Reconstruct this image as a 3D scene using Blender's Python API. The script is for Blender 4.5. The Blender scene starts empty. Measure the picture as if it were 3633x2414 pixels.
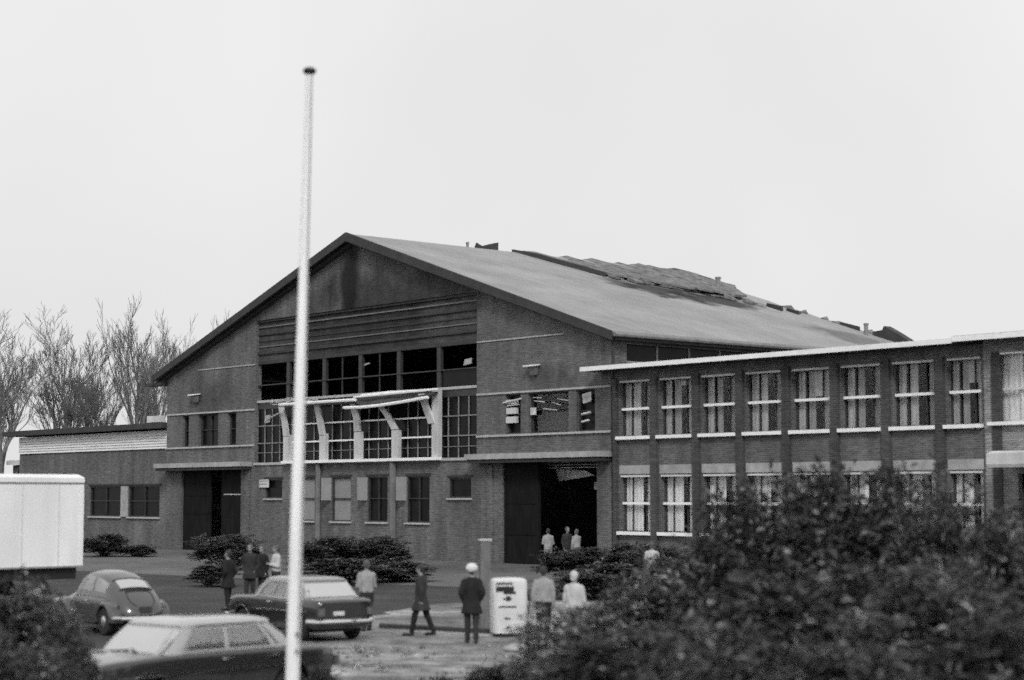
import bpy, bmesh, math, random
import numpy as np
from mathutils import Vector, Matrix, Euler
from mathutils.geometry import tessellate_polygon
R = math.radians
sc = bpy.context.scene
COL = sc.collection
random.seed(7)

# ------------------------------------------------------------------ helpers
def pchip(xs, ys):
    xs = np.array(xs, float); ys = np.array(ys, float); n = len(xs)
    h = np.diff(xs); d = np.diff(ys) / h
    m = np.zeros(n)
    m[0], m[-1] = d[0], d[-1]
    for i in range(1, n - 1):
        if d[i-1] * d[i] > 0:
            w1 = 2*h[i] + h[i-1]; w2 = h[i] + 2*h[i-1]
            m[i] = (w1 + w2) / (w1/d[i-1] + w2/d[i])
    def f(x):
        i = int(np.clip(np.searchsorted(xs, x) - 1, 0, n - 2))
        t = (x - xs[i]) / h[i]
        return float((2*t**3-3*t**2+1)*ys[i] + (t**3-2*t**2+t)*h[i]*m[i] + (-2*t**3+3*t**2)*ys[i+1] + (t**3-t**2)*h[i]*m[i+1])
    return f

class MB:
    """collects geometry for ONE mesh object"""
    def __init__(s, org=(0, 0, 0)):
        s.v = []; s.f = []; s.o = Vector(org)
    def add(s, vs, fs):
        b = len(s.v)
        s.v += [tuple(Vector(p) - s.o) for p in vs]
        s.f += [tuple(b + i for i in f) for f in fs]
        return s
    def box(s, x0, x1, y0, y1, z0, z1):
        return s.add([(x0,y0,z0),(x1,y0,z0),(x1,y1,z0),(x0,y1,z0),(x0,y0,z1),(x1,y0,z1),(x1,y1,z1),(x0,y1,z1)],
                     [(0,3,2,1),(4,5,6,7),(0,1,5,4),(1,2,6,5),(2,3,7,6),(3,0,4,7)])
    def plate(s, outer, holes, fn0, fn1):
        """2-D polygon with holes, swept between two mapping functions (front, back)"""
        loops = [outer] + list(holes)
        flat = [p for l in loops for p in l]
        tris = tessellate_polygon([[Vector((p[0], p[1], 0)) for p in l] for l in loops])
        n = len(flat)
        vs = [fn0(*p) for p in flat] + [fn1(*p) for p in flat]
        fs = []
        for t in tris:
            fs.append(tuple(t)); fs.append(tuple(n + i for i in reversed(t)))
        k = 0
        for l in loops:
            m = len(l)
            for i in range(m):
                a, b = k + i, k + (i + 1) % m
                fs.append((a, b, n + b, n + a))
            k += m
        return s.add(vs, fs)
    def wall(s, x0, x1, z0, z1, holes, y0, y1, swap=False):
        """upright wall of rectangles with rectangular openings, as one welded shell"""
        xs = sorted({x0, x1} | {v for h in holes for v in h[:2] if x0 < v < x1}); zs = sorted({z0, z1} | {v for h in holes for v in h[2:] if z0 < v < z1})
        def solid(i, j):
            if i < 0 or j < 0 or i >= len(xs)-1 or j >= len(zs)-1: return False
            cx, cz = (xs[i]+xs[i+1])/2, (zs[j]+zs[j+1])/2
            return not any(h[0] < cx < h[1] and h[2] < cz < h[3] for h in holes)
        def P(i, j, y): return (y, xs[i], zs[j]) if swap else (xs[i], y, zs[j])
        idx = {}; vs = []; fs = []
        def vid(i, j, k):
            if (i,j,k) not in idx: idx[(i,j,k)] = len(vs); vs.append(P(i, j, (y0, y1)[k]))
            return idx[(i,j,k)]
        for i in range(len(xs)-1):
            for j in range(len(zs)-1):
                if not solid(i, j): continue
                for k in (0, 1): fs.append((vid(i,j,k), vid(i+1,j,k), vid(i+1,j+1,k), vid(i,j+1,k)))
                for di, dj, a, b in ((-1,0,(i,j),(i,j+1)), (1,0,(i+1,j),(i+1,j+1)), (0,-1,(i,j),(i+1,j)), (0,1,(i,j+1),(i+1,j+1))):
                    if not solid(i+di, j+dj): fs.append((vid(*a,0), vid(*b,0), vid(*b,1), vid(*a,1)))
        return s.add(vs, fs)
    def tube(s, pts, rad, n=6, cap=True):
        pts = [Vector(p) for p in pts]
        if not hasattr(rad, '__len__'): rad = [rad] * len(pts)
        vs = []; fs = []
        ref = None
        for i, p in enumerate(pts):
            d = (pts[min(i+1, len(pts)-1)] - pts[max(i-1, 0)]).normalized()
            if ref is None:
                ref = d.orthogonal().normalized()
            ref = (ref - d * ref.dot(d))
            ref = ref.normalized() if ref.length > 1e-6 else d.orthogonal().normalized()
            q = d.cross(ref)
            for k in range(n):
                a = 2*math.pi*k/n
                vs.append(p + (ref*math.cos(a) + q*math.sin(a)) * rad[i])
        for i in range(len(pts)-1):
            for k in range(n):
                fs.append((i*n+k, i*n+(k+1)%n, (i+1)*n+(k+1)%n, (i+1)*n+k))
        if cap:
            fs.append(tuple(reversed(range(n)))); fs.append(tuple(range((len(pts)-1)*n, len(pts)*n)))
        return s.add(vs, fs)
    def rings(s, rs, cap=True, closed=True):
        n = len(rs[0]); vs = [p for r in rs for p in r]; fs = []
        for i in range(len(rs)-1):
            for k in range(n if closed else n-1):
                fs.append((i*n+k, i*n+(k+1)%n, (i+1)*n+(k+1)%n, (i+1)*n+k))
        if cap:
            fs.append(tuple(reversed(range(n)))); fs.append(tuple(range((len(rs)-1)*n, len(rs)*n)))
        return s.add(vs, fs)
    def ellrings(s, rs, n=16):
        """rs: (cx,cy,z,rx,ry)"""
        return s.rings([[(c[0]+c[3]*math.cos(2*math.pi*k/n), c[1]+c[4]*math.sin(2*math.pi*k/n), c[2]) for k in range(n)] for c in rs])
    def ellipsoid(s, c, r, n=14, m=9):
        rs = []
        for i in range(m):
            a = math.pi * (i + .35) / (m - .3) - math.pi/2
            a = max(-math.pi/2+.05, min(math.pi/2-.05, a))
            rs.append((c[0], c[1], c[2]+r[2]*math.sin(a), r[0]*math.cos(a), r[1]*math.cos(a)))
        return s.ellrings(rs, n)
    def caps(s, p0, r0, p1, r1, n=8):
        """tapered capsule"""
        p0 = Vector(p0); p1 = Vector(p1); d = (p1-p0)
        L = d.length or 1e-4
        d = d / L
        pts = [p0 - d*r0*.95, p0 - d*r0*.6, p0, p1, p1 + d*r1*.6, p1 + d*r1*.95]
        return s.tube(pts, [r0*.3, r0*.8, r0, r1, r1*.8, r1*.3], n)
    def disc_ring(s, c, axis, r_in, r_out, half, n=24):
        return s
    def lathe_y(s, c, prof, n=28):
        """prof: (r, y) pairs, revolved about the y axis through c"""
        rs = [[(c[0]+r*math.cos(2*math.pi*k/n), c[1]+y, c[2]+r*math.sin(2*math.pi*k/n)) for k in range(n)] for r, y in prof]
        return s.rings(rs)
    def lathe_z(s, c, prof, n=20):
        return s.rings([[(c[0]+r*math.cos(2*math.pi*k/n), c[1]+r*math.sin(2*math.pi*k/n), c[2]+z) for k in range(n)] for r, z in prof])
    def mesh(s, name):
        me = bpy.data.meshes.new(name)
        me.from_pydata(s.v, [], s.f); me.validate(); 
        bm = bmesh.new(); bm.from_mesh(me)
        bmesh.ops.recalc_face_normals(bm, faces=bm.faces[:])
        bm.to_mesh(me); bm.free()
        return me
    def build(s, name, mat, parent=None, smooth=False, normals=True):
        if normals: me = s.mesh(name)
        else:
            me = bpy.data.meshes.new(name); me.from_pydata(s.v, [], s.f)
        me.materials.append(mat)
        if smooth:
            me.polygons.foreach_set('use_smooth', [True]*len(me.polygons))
        o = bpy.data.objects.new(name, me); COL.objects.link(o)
        if parent: o.parent = parent
        if smooth == 'auto':
            me.polygons.foreach_set('use_smooth', [True]*len(me.polygons))
            me.set_sharp_from_angle(angle=R(35))
        return o

def tag(o, label=None, cat=None, group=None, kind=None):
    if label: o['label'] = label
    if cat: o['category'] = cat
    if group: o['group'] = group
    if kind: o['kind'] = kind
    return o
def empty(name, loc, rz=0, label=None, cat=None, group=None, scale=(1,1,1)):
    o = bpy.data.objects.new(name, None); COL.objects.link(o)
    o.location = loc; o.rotation_euler = (0, 0, rz); o.scale = scale
    o.empty_display_size = .3
    return tag(o, label, cat, group)
def copy_tree(o, parent=None):
    kids = [c for c in bpy.data.objects if c.parent == o]
    c = o.copy(); COL.objects.link(c)
    if parent: c.parent = parent
    for k in kids: copy_tree(k, c)
    return c
def evaluated(o):
    """replace an object's mesh by its modified mesh"""
    dg = bpy.context.evaluated_depsgraph_get(); dg.update()
    me = bpy.data.meshes.new_from_object(o.evaluated_get(dg))
    o.modifiers.clear(); o.data = me
    return o
def remesh(o, vox, it=4):
    m = o.modifiers.new('r', 'REMESH'); m.mode = 'VOXEL'; m.voxel_size = vox; m.use_smooth_shade = True
    m = o.modifiers.new('s', 'SMOOTH'); m.iterations = it; m.factor = .5
    mats = list(o.data.materials)
    evaluated(o)
    if not o.data.materials:
        for q in mats: o.data.materials.append(q)
    o.data.polygons.foreach_set('use_smooth', [True]*len(o.data.polygons))
    return o

# ------------------------------------------------------------------ materials (a monochrome photograph: all neutral)
def new_mat(name):
    m = bpy.data.materials.new(name); m.use_nodes = True
    nt = m.node_tree
    return m, nt, nt.nodes, nt.links, nt.nodes['Principled BSDF']
def g(v): return (v, v, v, 1)
def mat(name, v, rough=.7, amt=0., scale=3., bump=0., bscale=40., spec=.4, metal=0., coat=0., stretch=(1,1,1), amt2=0., scale2=.3, ior=None):
    m, nt, N, L, P = new_mat(name)
    P.inputs['Roughness'].default_value = rough
    P.inputs['Metallic'].default_value = metal
    P.inputs['Specular IOR Level'].default_value = spec
    P.inputs['Coat Weight'].default_value = coat
    P.inputs['Coat Roughness'].default_value = .08; P.inputs['Coat IOR'].default_value = 1.65
    if ior: P.inputs['IOR'].default_value = ior
    P.inputs['Base Color'].default_value = g(v)
    if amt or amt2 or bump:
        tc = N.new('ShaderNodeTexCoord'); mp = N.new('ShaderNodeMapping'); mp.inputs['Scale'].default_value = stretch
        L.new(tc.outputs['Object'], mp.inputs['Vector'])
        def noise(sc_, det=6):
            n = N.new('ShaderNodeTexNoise'); n.inputs['Scale'].default_value = sc_; n.inputs['Detail'].default_value = det
            L.new(mp.outputs['Vector'], n.inputs['Vector']); return n
        n1 = noise(scale); n2 = noise(scale2)
        def mr(n, a):
            r = N.new('ShaderNodeMapRange'); r.inputs['From Min'].default_value = .3; r.inputs['From Max'].default_value = .7
            r.inputs['To Min'].default_value = 1 - a; r.inputs['To Max'].default_value = 1 + a
            L.new(n.outputs['Fac'], r.inputs['Value']); return r
        mu = N.new('ShaderNodeMath'); mu.operation = 'MULTIPLY'
        L.new(mr(n1, amt).outputs[0], mu.inputs[0]); L.new(mr(n2, amt2).outputs[0], mu.inputs[1])
        mv = N.new('ShaderNodeMath'); mv.operation = 'MULTIPLY'; mv.inputs[1].default_value = v
        L.new(mu.outputs[0], mv.inputs[0]); L.new(mv.outputs[0], P.inputs['Base Color'])
        if bump:
            nb = noise(bscale); b = N.new('ShaderNodeBump'); b.inputs['Strength'].default_value = bump; b.inputs['Distance'].default_value = .03
            L.new(nb.outputs['Fac'], b.inputs['Height']); L.new(b.outputs['Normal'], P.inputs['Normal'])
    return m
def brick(name, v, stains=()):
    """coursed brickwork in (x+y, z) of the object, weathered; stains = (x, z, rx, rz, strength) soot patches"""
    m, nt, N, L, P = new_mat(name)
    P.inputs['Roughness'].default_value = .85; P.inputs['Specular IOR Level'].default_value = .25
    tc = N.new('ShaderNodeTexCoord'); sp = N.new('ShaderNodeSeparateXYZ'); L.new(tc.outputs['Object'], sp.inputs[0])
    ad = N.new('ShaderNodeMath'); L.new(sp.outputs[0], ad.inputs[0]); L.new(sp.outputs[1], ad.inputs[1])
    cb = N.new('ShaderNodeCombineXYZ'); L.new(ad.outputs[0], cb.inputs[0]); L.new(sp.outputs[2], cb.inputs[1])
    br = N.new('ShaderNodeTexBrick'); L.new(cb.outputs[0], br.inputs['Vector'])
    br.inputs['Scale'].default_value = 1; br.inputs['Brick Width'].default_value = .24; br.inputs['Row Height'].default_value = .085
    br.inputs['Mortar Size'].default_value = .011; br.inputs['Mortar Smooth'].default_value = .4
    br.inputs['Color1'].default_value = g(v*.8); br.inputs['Color2'].default_value = g(v*1.2); br.inputs['Mortar'].default_value = g(v*1.8)
    def noise(sc_, st):
        mp = N.new('ShaderNodeMapping'); mp.inputs['Scale'].default_value = st; L.new(tc.outputs['Object'], mp.inputs['Vector'])
        n = N.new('ShaderNodeTexNoise'); n.inputs['Scale'].default_value = sc_; n.inputs['Detail'].default_value = 5
        L.new(mp.outputs['Vector'], n.inputs['Vector'])
        return n.outputs['Fac']
    def mr(src, a, b, lo=.3, hi=.7):
        r = N.new('ShaderNodeMapRange'); L.new(src, r.inputs['Value'])
        r.inputs['From Min'].default_value = lo; r.inputs['From Max'].default_value = hi
        r.inputs['To Min'].default_value = a; r.inputs['To Max'].default_value = b; return r.outputs[0]
    def mul(a, b):
        q = N.new('ShaderNodeMath'); q.operation = 'MULTIPLY'; L.new(a, q.inputs[0]); L.new(b, q.inputs[1]); return q.outputs[0]
    w = mul(mr(noise(.25, (1,1,1)), .8, 1.22), mr(noise(1.3, (1,1,.16)), .72, 1.2))
    w = mul(w, mr(noise(5, (.35,.35,4)), .7, 1.3))
    for (x, z, rx, rz, k) in stains:
        mp = N.new('ShaderNodeMapping'); mp.vector_type = 'POINT'
        mp.inputs['Location'].default_value = (-x/rx, 0, -z/rz); mp.inputs['Scale'].default_value = (1/rx, 0, 1/rz)
        L.new(tc.outputs['Object'], mp.inputs['Vector'])
        ln = N.new('ShaderNodeVectorMath'); ln.operation = 'LENGTH'; L.new(mp.outputs['Vector'], ln.inputs[0])
        dn = N.new('ShaderNodeMath'); L.new(ln.outputs['Value'], dn.inputs[0])
        L.new(mr(noise(.5, (1,1,.5)), -.5, .5), dn.inputs[1])
        w = mul(w, mr(dn.outputs[0], 1-k, 1, .45, 1.15))
    gy = N.new('ShaderNodeRGBToBW'); L.new(br.outputs['Color'], gy.inputs[0])
    L.new(mul(gy.outputs[0], w), P.inputs['Base Color'])
    b = N.new('ShaderNodeBump'); b.inputs['Strength'].default_value = .4; b.inputs['Distance'].default_value = .01
    L.new(br.outputs['Fac'], b.inputs['Height']); b.invert = True; L.new(b.outputs['Normal'], P.inputs['Normal'])
    return m
def glass(name, ior=1.5, tint=.9, rough=.02):
    m, nt, N, L, P = new_mat(name)
    N.remove(P); out = N['Material Output']
    fr = N.new('ShaderNodeFresnel'); fr.inputs['IOR'].default_value = ior
    ge = N.new('ShaderNodeNewGeometry'); im = N.new('ShaderNodeMix'); im.data_type = 'FLOAT'      # same reflectance from both faces of the pane
    L.new(ge.outputs['Backfacing'], im.inputs[0]); im.inputs[2].default_value = ior; im.inputs[3].default_value = 1/ior; L.new(im.outputs[0], fr.inputs['IOR'])
    t = N.new('ShaderNodeBsdfTransparent'); t.inputs[0].default_value = g(tint)
    gl = N.new('ShaderNodeBsdfGlossy'); gl.inputs['Roughness'].default_value = rough; gl.inputs['Color'].default_value = g(.95)
    mx = N.new('ShaderNodeMixShader'); L.new(fr.outputs[0], mx.inputs[0]); L.new(t.outputs[0], mx.inputs[1]); L.new(gl.outputs[0], mx.inputs[2])
    L.new(mx.outputs[0], out.inputs['Surface'])
    return m
def leafmat(name, v, var=.6):
    m, nt, N, L, P = new_mat(name)
    P.inputs['Roughness'].default_value = .42; P.inputs['Specular IOR Level'].default_value = .5
    ge = N.new('ShaderNodeNewGeometry'); tc = N.new('ShaderNodeTexCoord')
    n = N.new('ShaderNodeTexNoise'); n.inputs['Scale'].default_value = 1.6; n.inputs['Detail'].default_value = 3; L.new(tc.outputs['Object'], n.inputs['Vector'])
    r1 = N.new('ShaderNodeMapRange'); r1.inputs['To Min'].default_value = v*(1-var); r1.inputs['To Max'].default_value = v*(1+var)
    L.new(ge.outputs['Random Per Island'], r1.inputs['Value'])
    r2 = N.new('ShaderNodeMapRange'); r2.inputs['From Min'].default_value = .35; r2.inputs['From Max'].default_value = .65
    r2.inputs['To Min'].default_value = .6; r2.inputs['To Max'].default_value = 1.5; L.new(n.outputs['Fac'], r2.inputs['Value'])
    mu = N.new('ShaderNodeMath'); mu.operation = 'MULTIPLY'; L.new(r1.outputs[0], mu.inputs[0]); L.new(r2.outputs[0], mu.inputs[1])
    gt = N.new('ShaderNodeMath'); gt.operation = 'GREATER_THAN'; gt.inputs[1].default_value = .9; L.new(ge.outputs['Random Per Island'], gt.inputs[0])
    ma = N.new('ShaderNodeMath'); ma.operation = 'MULTIPLY_ADD'; ma.inputs[1].default_value = 1.9; ma.inputs[2].default_value = .85; L.new(gt.outputs[0], ma.inputs[0])
    m2 = N.new('ShaderNodeMath'); m2.operation = 'MULTIPLY'; L.new(mu.outputs[0], m2.inputs[0]); L.new(ma.outputs[0], m2.inputs[1])
    L.new(m2.outputs[0], P.inputs['Base Color'])
    return m

M = {}
# hall brick: soot in the gable and over the burnt windows (object x measured from the hall's origin)
M['brick'] = brick('hall_brick', .108, stains=((-14.6, 15.0, 1.7, 2.8, .8), (-9.5, 13.6, 7.5, 2.6, .62), (-17, 14.3, 2.0, 1.2, .5), (-29.0, 9.4, 2.6, 1.5, .4), (2.2, 9.0, 1.6, .9, .35)))
M['brick_burnt'] = brick('scorched_brick', .055, stains=((-13.5, 12.2, 7, 2.5, .5),))
M['brick_low'] = brick('low_brick', .112)
M['brick_wing'] = brick('wing_brick', .105)
M['brick_pier'] = brick('pier_brick', .06)
M['brick_pale'] = brick('pale_brick', .22)
M['concrete'] = mat('concrete', .36, .85, .18, 2.5, .2, 30, amt2=.15, scale2=.4)
M['trim'] = mat('dark_trim', .04, .7, .25, 1.5)  # darkened to put the shade along the roof edge into the colour
M['pale_line'] = mat('stone_course', .42, .8, .15, 4)
M['white'] = mat('white_paint', .86, .5, .06, 2, amt2=.05)
M['white_dirty'] = mat('grimy_white_paint', .56, .6, .2, 1.6, stretch=(1,1,.4), amt2=.12, scale2=.5)
M['white_board'] = mat('white_weatherboard', .70, .6, .12, 2, stretch=(.3,1,6))
M['grey_paint'] = mat('grey_paint', .24, .5, .2, 2)
M['dark_door'] = mat('dark_door', .012, .9, .35, 2, stretch=(2,1,.5), spec=.1)
M['black'] = mat('black', .015, .6)
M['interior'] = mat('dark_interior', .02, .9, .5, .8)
M['pipe'] = mat('painted_pipe', .15, .6, .2, 2)
M['glass'] = glass('window_glass', 1.45, .93)
M['soot_glass'] = mat('sooty_glass', .008, .25, .5, 1.2, spec=.15)
M['steel'] = mat('window_steel', .04, .5, .2, 4)
M['curtain'] = mat('net_curtain', .74, .9, .12, 3, stretch=(6,6,.5))
M['curtain_grey'] = mat('grey_curtain', .42, .9, .2, 3, stretch=(6,6,.5))
M['curtain_dim'] = mat('dim_curtain', .26, .9, .2, 3, stretch=(6,6,.5))
M['blind'] = mat('window_blind', .25, .8, .08, 3)
M['debris'] = mat('torn_panel', .5, .7, .4, 2)
M['cloth'] = mat('tarred_cloth', .05, .7, .4, 1.5)
M['gutter'] = mat('zinc', .2, .5, .2, 3)
M['asphalt'] = mat('asphalt', .038, .85, .35, .5, .4, 60, amt2=.3, scale2=.06)
M['apron'] = mat('concrete_apron', .115, .85, .2, .8, .3, 50, amt2=.25, scale2=.1)
M['bark'] = mat('bark', .12, .9, .4, 6)
M['bark_far'] = mat('bark_far', .13, .9, .3, 4)
M['twig'] = mat('twig', .17, .9, .3, 3)
M['leaf'] = leafmat('evergreen_leaf', .062)
M['leaf_pale'] = leafmat('pale_leaf', .15, .8)
M['leaf_dark'] = leafmat('dark_leaf', .043)
M['weed'] = leafmat('weed_leaf', .16, .5)
M['tyre'] = mat('rubber', .02, .8)
M['chrome'] = mat('chrome', .75, .16, metal=1.)
M['hub'] = mat('hubcap', .6, .3, .1, 4, metal=.9)
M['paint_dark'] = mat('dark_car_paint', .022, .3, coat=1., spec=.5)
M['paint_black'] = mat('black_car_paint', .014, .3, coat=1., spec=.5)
M['sky_sheen_pale'] = mat('pale_sheen_paint', .36, .35, coat=1.)  # sky reflection on the near saloon's roof put into the colour
M['sky_sheen_mid'] = mat('mid_sheen_paint', .2, .35, coat=1.)  # reflected sky as a lighter roof tone on the black saloon
M['paint_grey'] = mat('grey_car_paint', .035, .35, coat=1., spec=.5)
M['car_glass'] = mat('car_glass', .16, .08, spec=1., ior=3.6)
M['car_side_glass'] = mat('car_side_glass', .13, .06, .7, 2.2, spec=1., ior=2.2)
M['clear_car_glass'] = glass('clear_car_glass', 2.5, .88)
M['lamp_red'] = mat('tail_lamp', .12, .2)
M['truck_seam'] = mat('truck_seam', .66, .5)
M['truck_white'] = mat('truck_white', .8, .45, .08, 1.3, stretch=(1,1,.3), amt2=.06)
M['skin'] = mat('skin', .22, .6)
M['hair_dark'] = mat('dark_hair', .03, .6, .4, 30)
M['hair_white'] = mat('white_hair', .5, .8, .3, 30)
M['hair_fair'] = mat('fair_hair', .085, .7, .3, 30)
M['cap_white'] = mat('white_cap', .62, .7)
M['cloth_black'] = mat('black_cloth', .012, .9, .3, 8)
M['cloth_dark'] = mat('dark_cloth', .028, .9, .3, 8)
M['cloth_mid'] = mat('mid_cloth', .14, .9, .2, 8)
M['cloth_light'] = mat('light_cloth', .28, .9, .15, 6)
M['cloth_pale'] = mat('pale_cloth', .45, .9, .12, 6)
M['shoe'] = mat('shoe', .02, .5)
M['pump_white'] = mat('pump_enamel', .62, .4, .12, 2.5, amt2=.1)
M['pole_paint'] = mat('pole_paint', .84, .5, .12, 2, stretch=(1,1,.3), amt2=.12, scale2=.6)
M['wood'] = mat('weathered_wood', .14, .8, .25, 4, stretch=(4,4,.6))

def gravel():
    m, nt, N, L, P = new_mat('gravel')
    P.inputs['Roughness'].default_value = .9; P.inputs['Specular IOR Level'].default_value = .2
    tc = N.new('ShaderNodeTexCoord')
    def noise(s, d=8, st=(1,1,1)):
        mp = N.new('ShaderNodeMapping'); mp.inputs['Scale'].default_value = st; L.new(tc.outputs['Object'], mp.inputs['Vector'])
        n = N.new('ShaderNodeTexNoise'); n.inputs['Scale'].default_value = s; n.inputs['Detail'].default_value = d; L.new(mp.outputs[0], n.inputs['Vector']); return n.outputs['Fac']
    def mr(s, a, b, lo=.35, hi=.65):
        r = N.new('ShaderNodeMapRange'); L.new(s, r.inputs['Value']); r.inputs['From Min'].default_value = lo; r.inputs['From Max'].default_value = hi
        r.inputs['To Min'].default_value = a; r.inputs['To Max'].default_value = b; return r.outputs[0]
    def mul(a, b):
        q = N.new('ShaderNodeMath'); q.operation = 'MULTIPLY'; L.new(a, q.inputs[0])
        if isinstance(b, float): q.inputs[1].default_value = b
        else: L.new(b, q.inputs[1])
        return q.outputs[0]
    w = mul(mr(noise(.35), .6, 1.35), mr(noise(2.2), .65, 1.35))
    w = mul(w, mr(noise(14, 3), .75, 1.3)); w = mul(w, mr(noise(.9, 4, (.22,1.5,1)), .72, 1.2)); w = mul(w, .23)
    L.new(w, P.inputs['Base Color'])
    b = N.new('ShaderNodeBump'); b.inputs['Strength'].default_value = .6; b.inputs['Distance'].default_value = .05
    L.new(noise(9), b.inputs['Height']); L.new(b.outputs['Normal'], P.inputs['Normal'])
    return m
M['gravel'] = gravel()

def roofmat():
    m, nt, N, L, P = new_mat('roof_felt')
    P.inputs['Roughness'].default_value = .8; P.inputs['Specular IOR Level'].default_value = .3
    tc = N.new('ShaderNodeTexCoord')
    def noise(s, st=(1,1,1), d=6):
        mp = N.new('ShaderNodeMapping'); mp.inputs['Scale'].default_value = st; L.new(tc.outputs['Object'], mp.inputs['Vector'])
        n = N.new('ShaderNodeTexNoise'); n.inputs['Scale'].default_value = s; n.inputs['Detail'].default_value = d; L.new(mp.outputs[0], n.inputs['Vector']); return n.outputs['Fac']
    def mr(s, a, b, lo=.3, hi=.7):
        r = N.new('ShaderNodeMapRange'); L.new(s, r.inputs['Value']); r.inputs['From Min'].default_value = lo; r.inputs['From Max'].default_value = hi
        r.inputs['To Min'].default_value = a; r.inputs['To Max'].default_value = b; return r.outputs[0]
    def mul(a, b):
        q = N.new('ShaderNodeMath'); q.operation = 'MULTIPLY'; L.new(a, q.inputs[0])
        if isinstance(b, float): q.inputs[1].default_value = b
        else: L.new(b, q.inputs[1])
        return q.outputs[0]
    w = mul(mr(noise(.3), .85, 1.15), mr(noise(1.1, (.6,1.2,1)), .92, 1.07))
    w = mul(w, mr(noise(12), .88, 1.12))
    # scorching and the lifted sheet's shade, both painted dark into the roof
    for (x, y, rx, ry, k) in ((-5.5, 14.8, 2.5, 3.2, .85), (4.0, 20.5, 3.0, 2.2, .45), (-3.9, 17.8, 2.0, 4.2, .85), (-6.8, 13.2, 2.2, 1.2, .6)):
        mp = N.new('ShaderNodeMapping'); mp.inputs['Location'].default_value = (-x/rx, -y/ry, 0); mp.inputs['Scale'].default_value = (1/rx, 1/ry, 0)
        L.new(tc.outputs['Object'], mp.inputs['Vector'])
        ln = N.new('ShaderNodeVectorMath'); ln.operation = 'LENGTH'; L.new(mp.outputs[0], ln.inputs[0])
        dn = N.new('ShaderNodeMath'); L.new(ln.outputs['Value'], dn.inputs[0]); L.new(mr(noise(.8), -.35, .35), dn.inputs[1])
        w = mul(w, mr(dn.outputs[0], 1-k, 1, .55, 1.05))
    # sheet seams
    sp = N.new('ShaderNodeSeparateXYZ'); L.new(tc.outputs['Object'], sp.inputs[0])
    wv = N.new('ShaderNodeMath'); wv.operation = 'PINGPONG'; wv.inputs[1].default_value = .55; L.new(sp.outputs[1], wv.inputs[0])
    w = mul(w, mr(wv.outputs[0], .86, 1, 0, .05))
    w = mul(w, .29)
    L.new(w, P.inputs['Base Color'])
    return m
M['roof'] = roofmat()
M['roof_plain'] = mat('flat_roof_felt', .2, .85, .2, 1)
M['tile_sheet'] = mat('torn_roof_sheet', .15, .8, .6, 1.6, .8, 5, stretch=(1,2.5,1))

# ------------------------------------------------------------------ the place: axes of the works buildings
P0 = Vector((.4208, 90.924, 0)); U = Vector((.64487, -.76429, 0)); V = Vector((.76429, .64487, 0))
TH = math.atan2(U.y, U.x)
def base(s0, t0): return P0 + U*s0 + V*t0
F = 4293.
def at(px, D, z=0):           # a spot D metres ahead of the camera in the direction of column px (2360 wide)
    return Vector(((px - 1180)/F*D, D, z))

# ------------------------------------------------------------------ ground
def sheet(name, pts, z, m, kind='structure'):
    b = MB(); b.plate(pts, [], lambda x, y: (x, y, z), lambda x, y: (x, y, z - .003 if z > 0 else z - .3))
    return tag(b.build(name, m), kind=kind)
gb = MB(); n = 40
gb.add([(-1500 + 3000*i/n, -600 + 3000*j/n, 0) for j in range(n+1) for i in range(n+1)],
       [(j*(n+1)+i, j*(n+1)+i+1, (j+1)*(n+1)+i+1, (j+1)*(n+1)+i) for j in range(n) for i in range(n)])
tag(gb.build('ground', M['asphalt']), kind='structure')
def ragged(pts, amp, step=1.2, seed=1):
    rnd = random.Random(seed); out = []
    for i in range(len(pts)):
        a = Vector(pts[i]); b = Vector(pts[(i+1) % len(pts)]); k = max(1, int((b-a).length/step))
        for j in range(k):
            p = a.lerp(b, j/k); out.append((p.x + rnd.uniform(-amp, amp), p.y + rnd.uniform(-amp, amp)))
    return out
sheet('forecourt', ragged([(-12,18),(16,18),(16,48),(7,56),(2.2,59.5),(-2.4,57),(-4.6,48.0),(-8,40.5),(-12,39)], .3, 1.0), .004, M['gravel'])
def st(s, t): p = P0 + U*s + V*t; return (p.x, p.y)
sheet('concrete_apron', [st(-36.8,-.1), st(-36.8,-13.5), st(-30,-24), st(-14.5,-21.5), st(9,-18.5), st(26,-14), st(26,-.5), st(7,-.1)], .005, M['apron'])

# ------------------------------------------------------------------ factory hall
HR = empty('factory_hall', base(0, 0), TH, 'dark brick gabled factory hall, soot stained, with torn roof and burnt out upper windows', 'factory')
SR = -14.0
def zr(s): return 17.62 - .322*abs(s - SR)
def fy(y): return lambda x, z: (x, y, z)
def rect(x0, x1, z0, z1): return [(x0,z0),(x1,z0),(x1,z1),(x0,z1)]
DL = (-32.4, -25.5, 0, 4.95); DR_ = (-1.38, 5.46, 0, 5.0)
PAN = (-24.0, -3.4, 5.22, 13.57)
up_l = [(-32.4,-31.6), (-30.45,-28.15), (-27.1,-26.1)]
up_r = [(-1.15, 0.0), (.56, 3.5), (4.05, 5.35)]
gw = [(-22.83,-21.07,3.15,4.25), (-19.45,-17.75,1.9,4.32), (-16.1,-14.27,1.9,4.32), (-12.7,-10.9,1.9,4.32), (-9.2,-7.25,1.9,4.32), (-5.63,-3.83,3.18,4.2)]
holes = [rect(*PAN)]
holes += [rect(a, b, 6.32, 8.25) for a, b in up_l + up_r] + [rect(*w) for w in gw]
w = MB()
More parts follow.
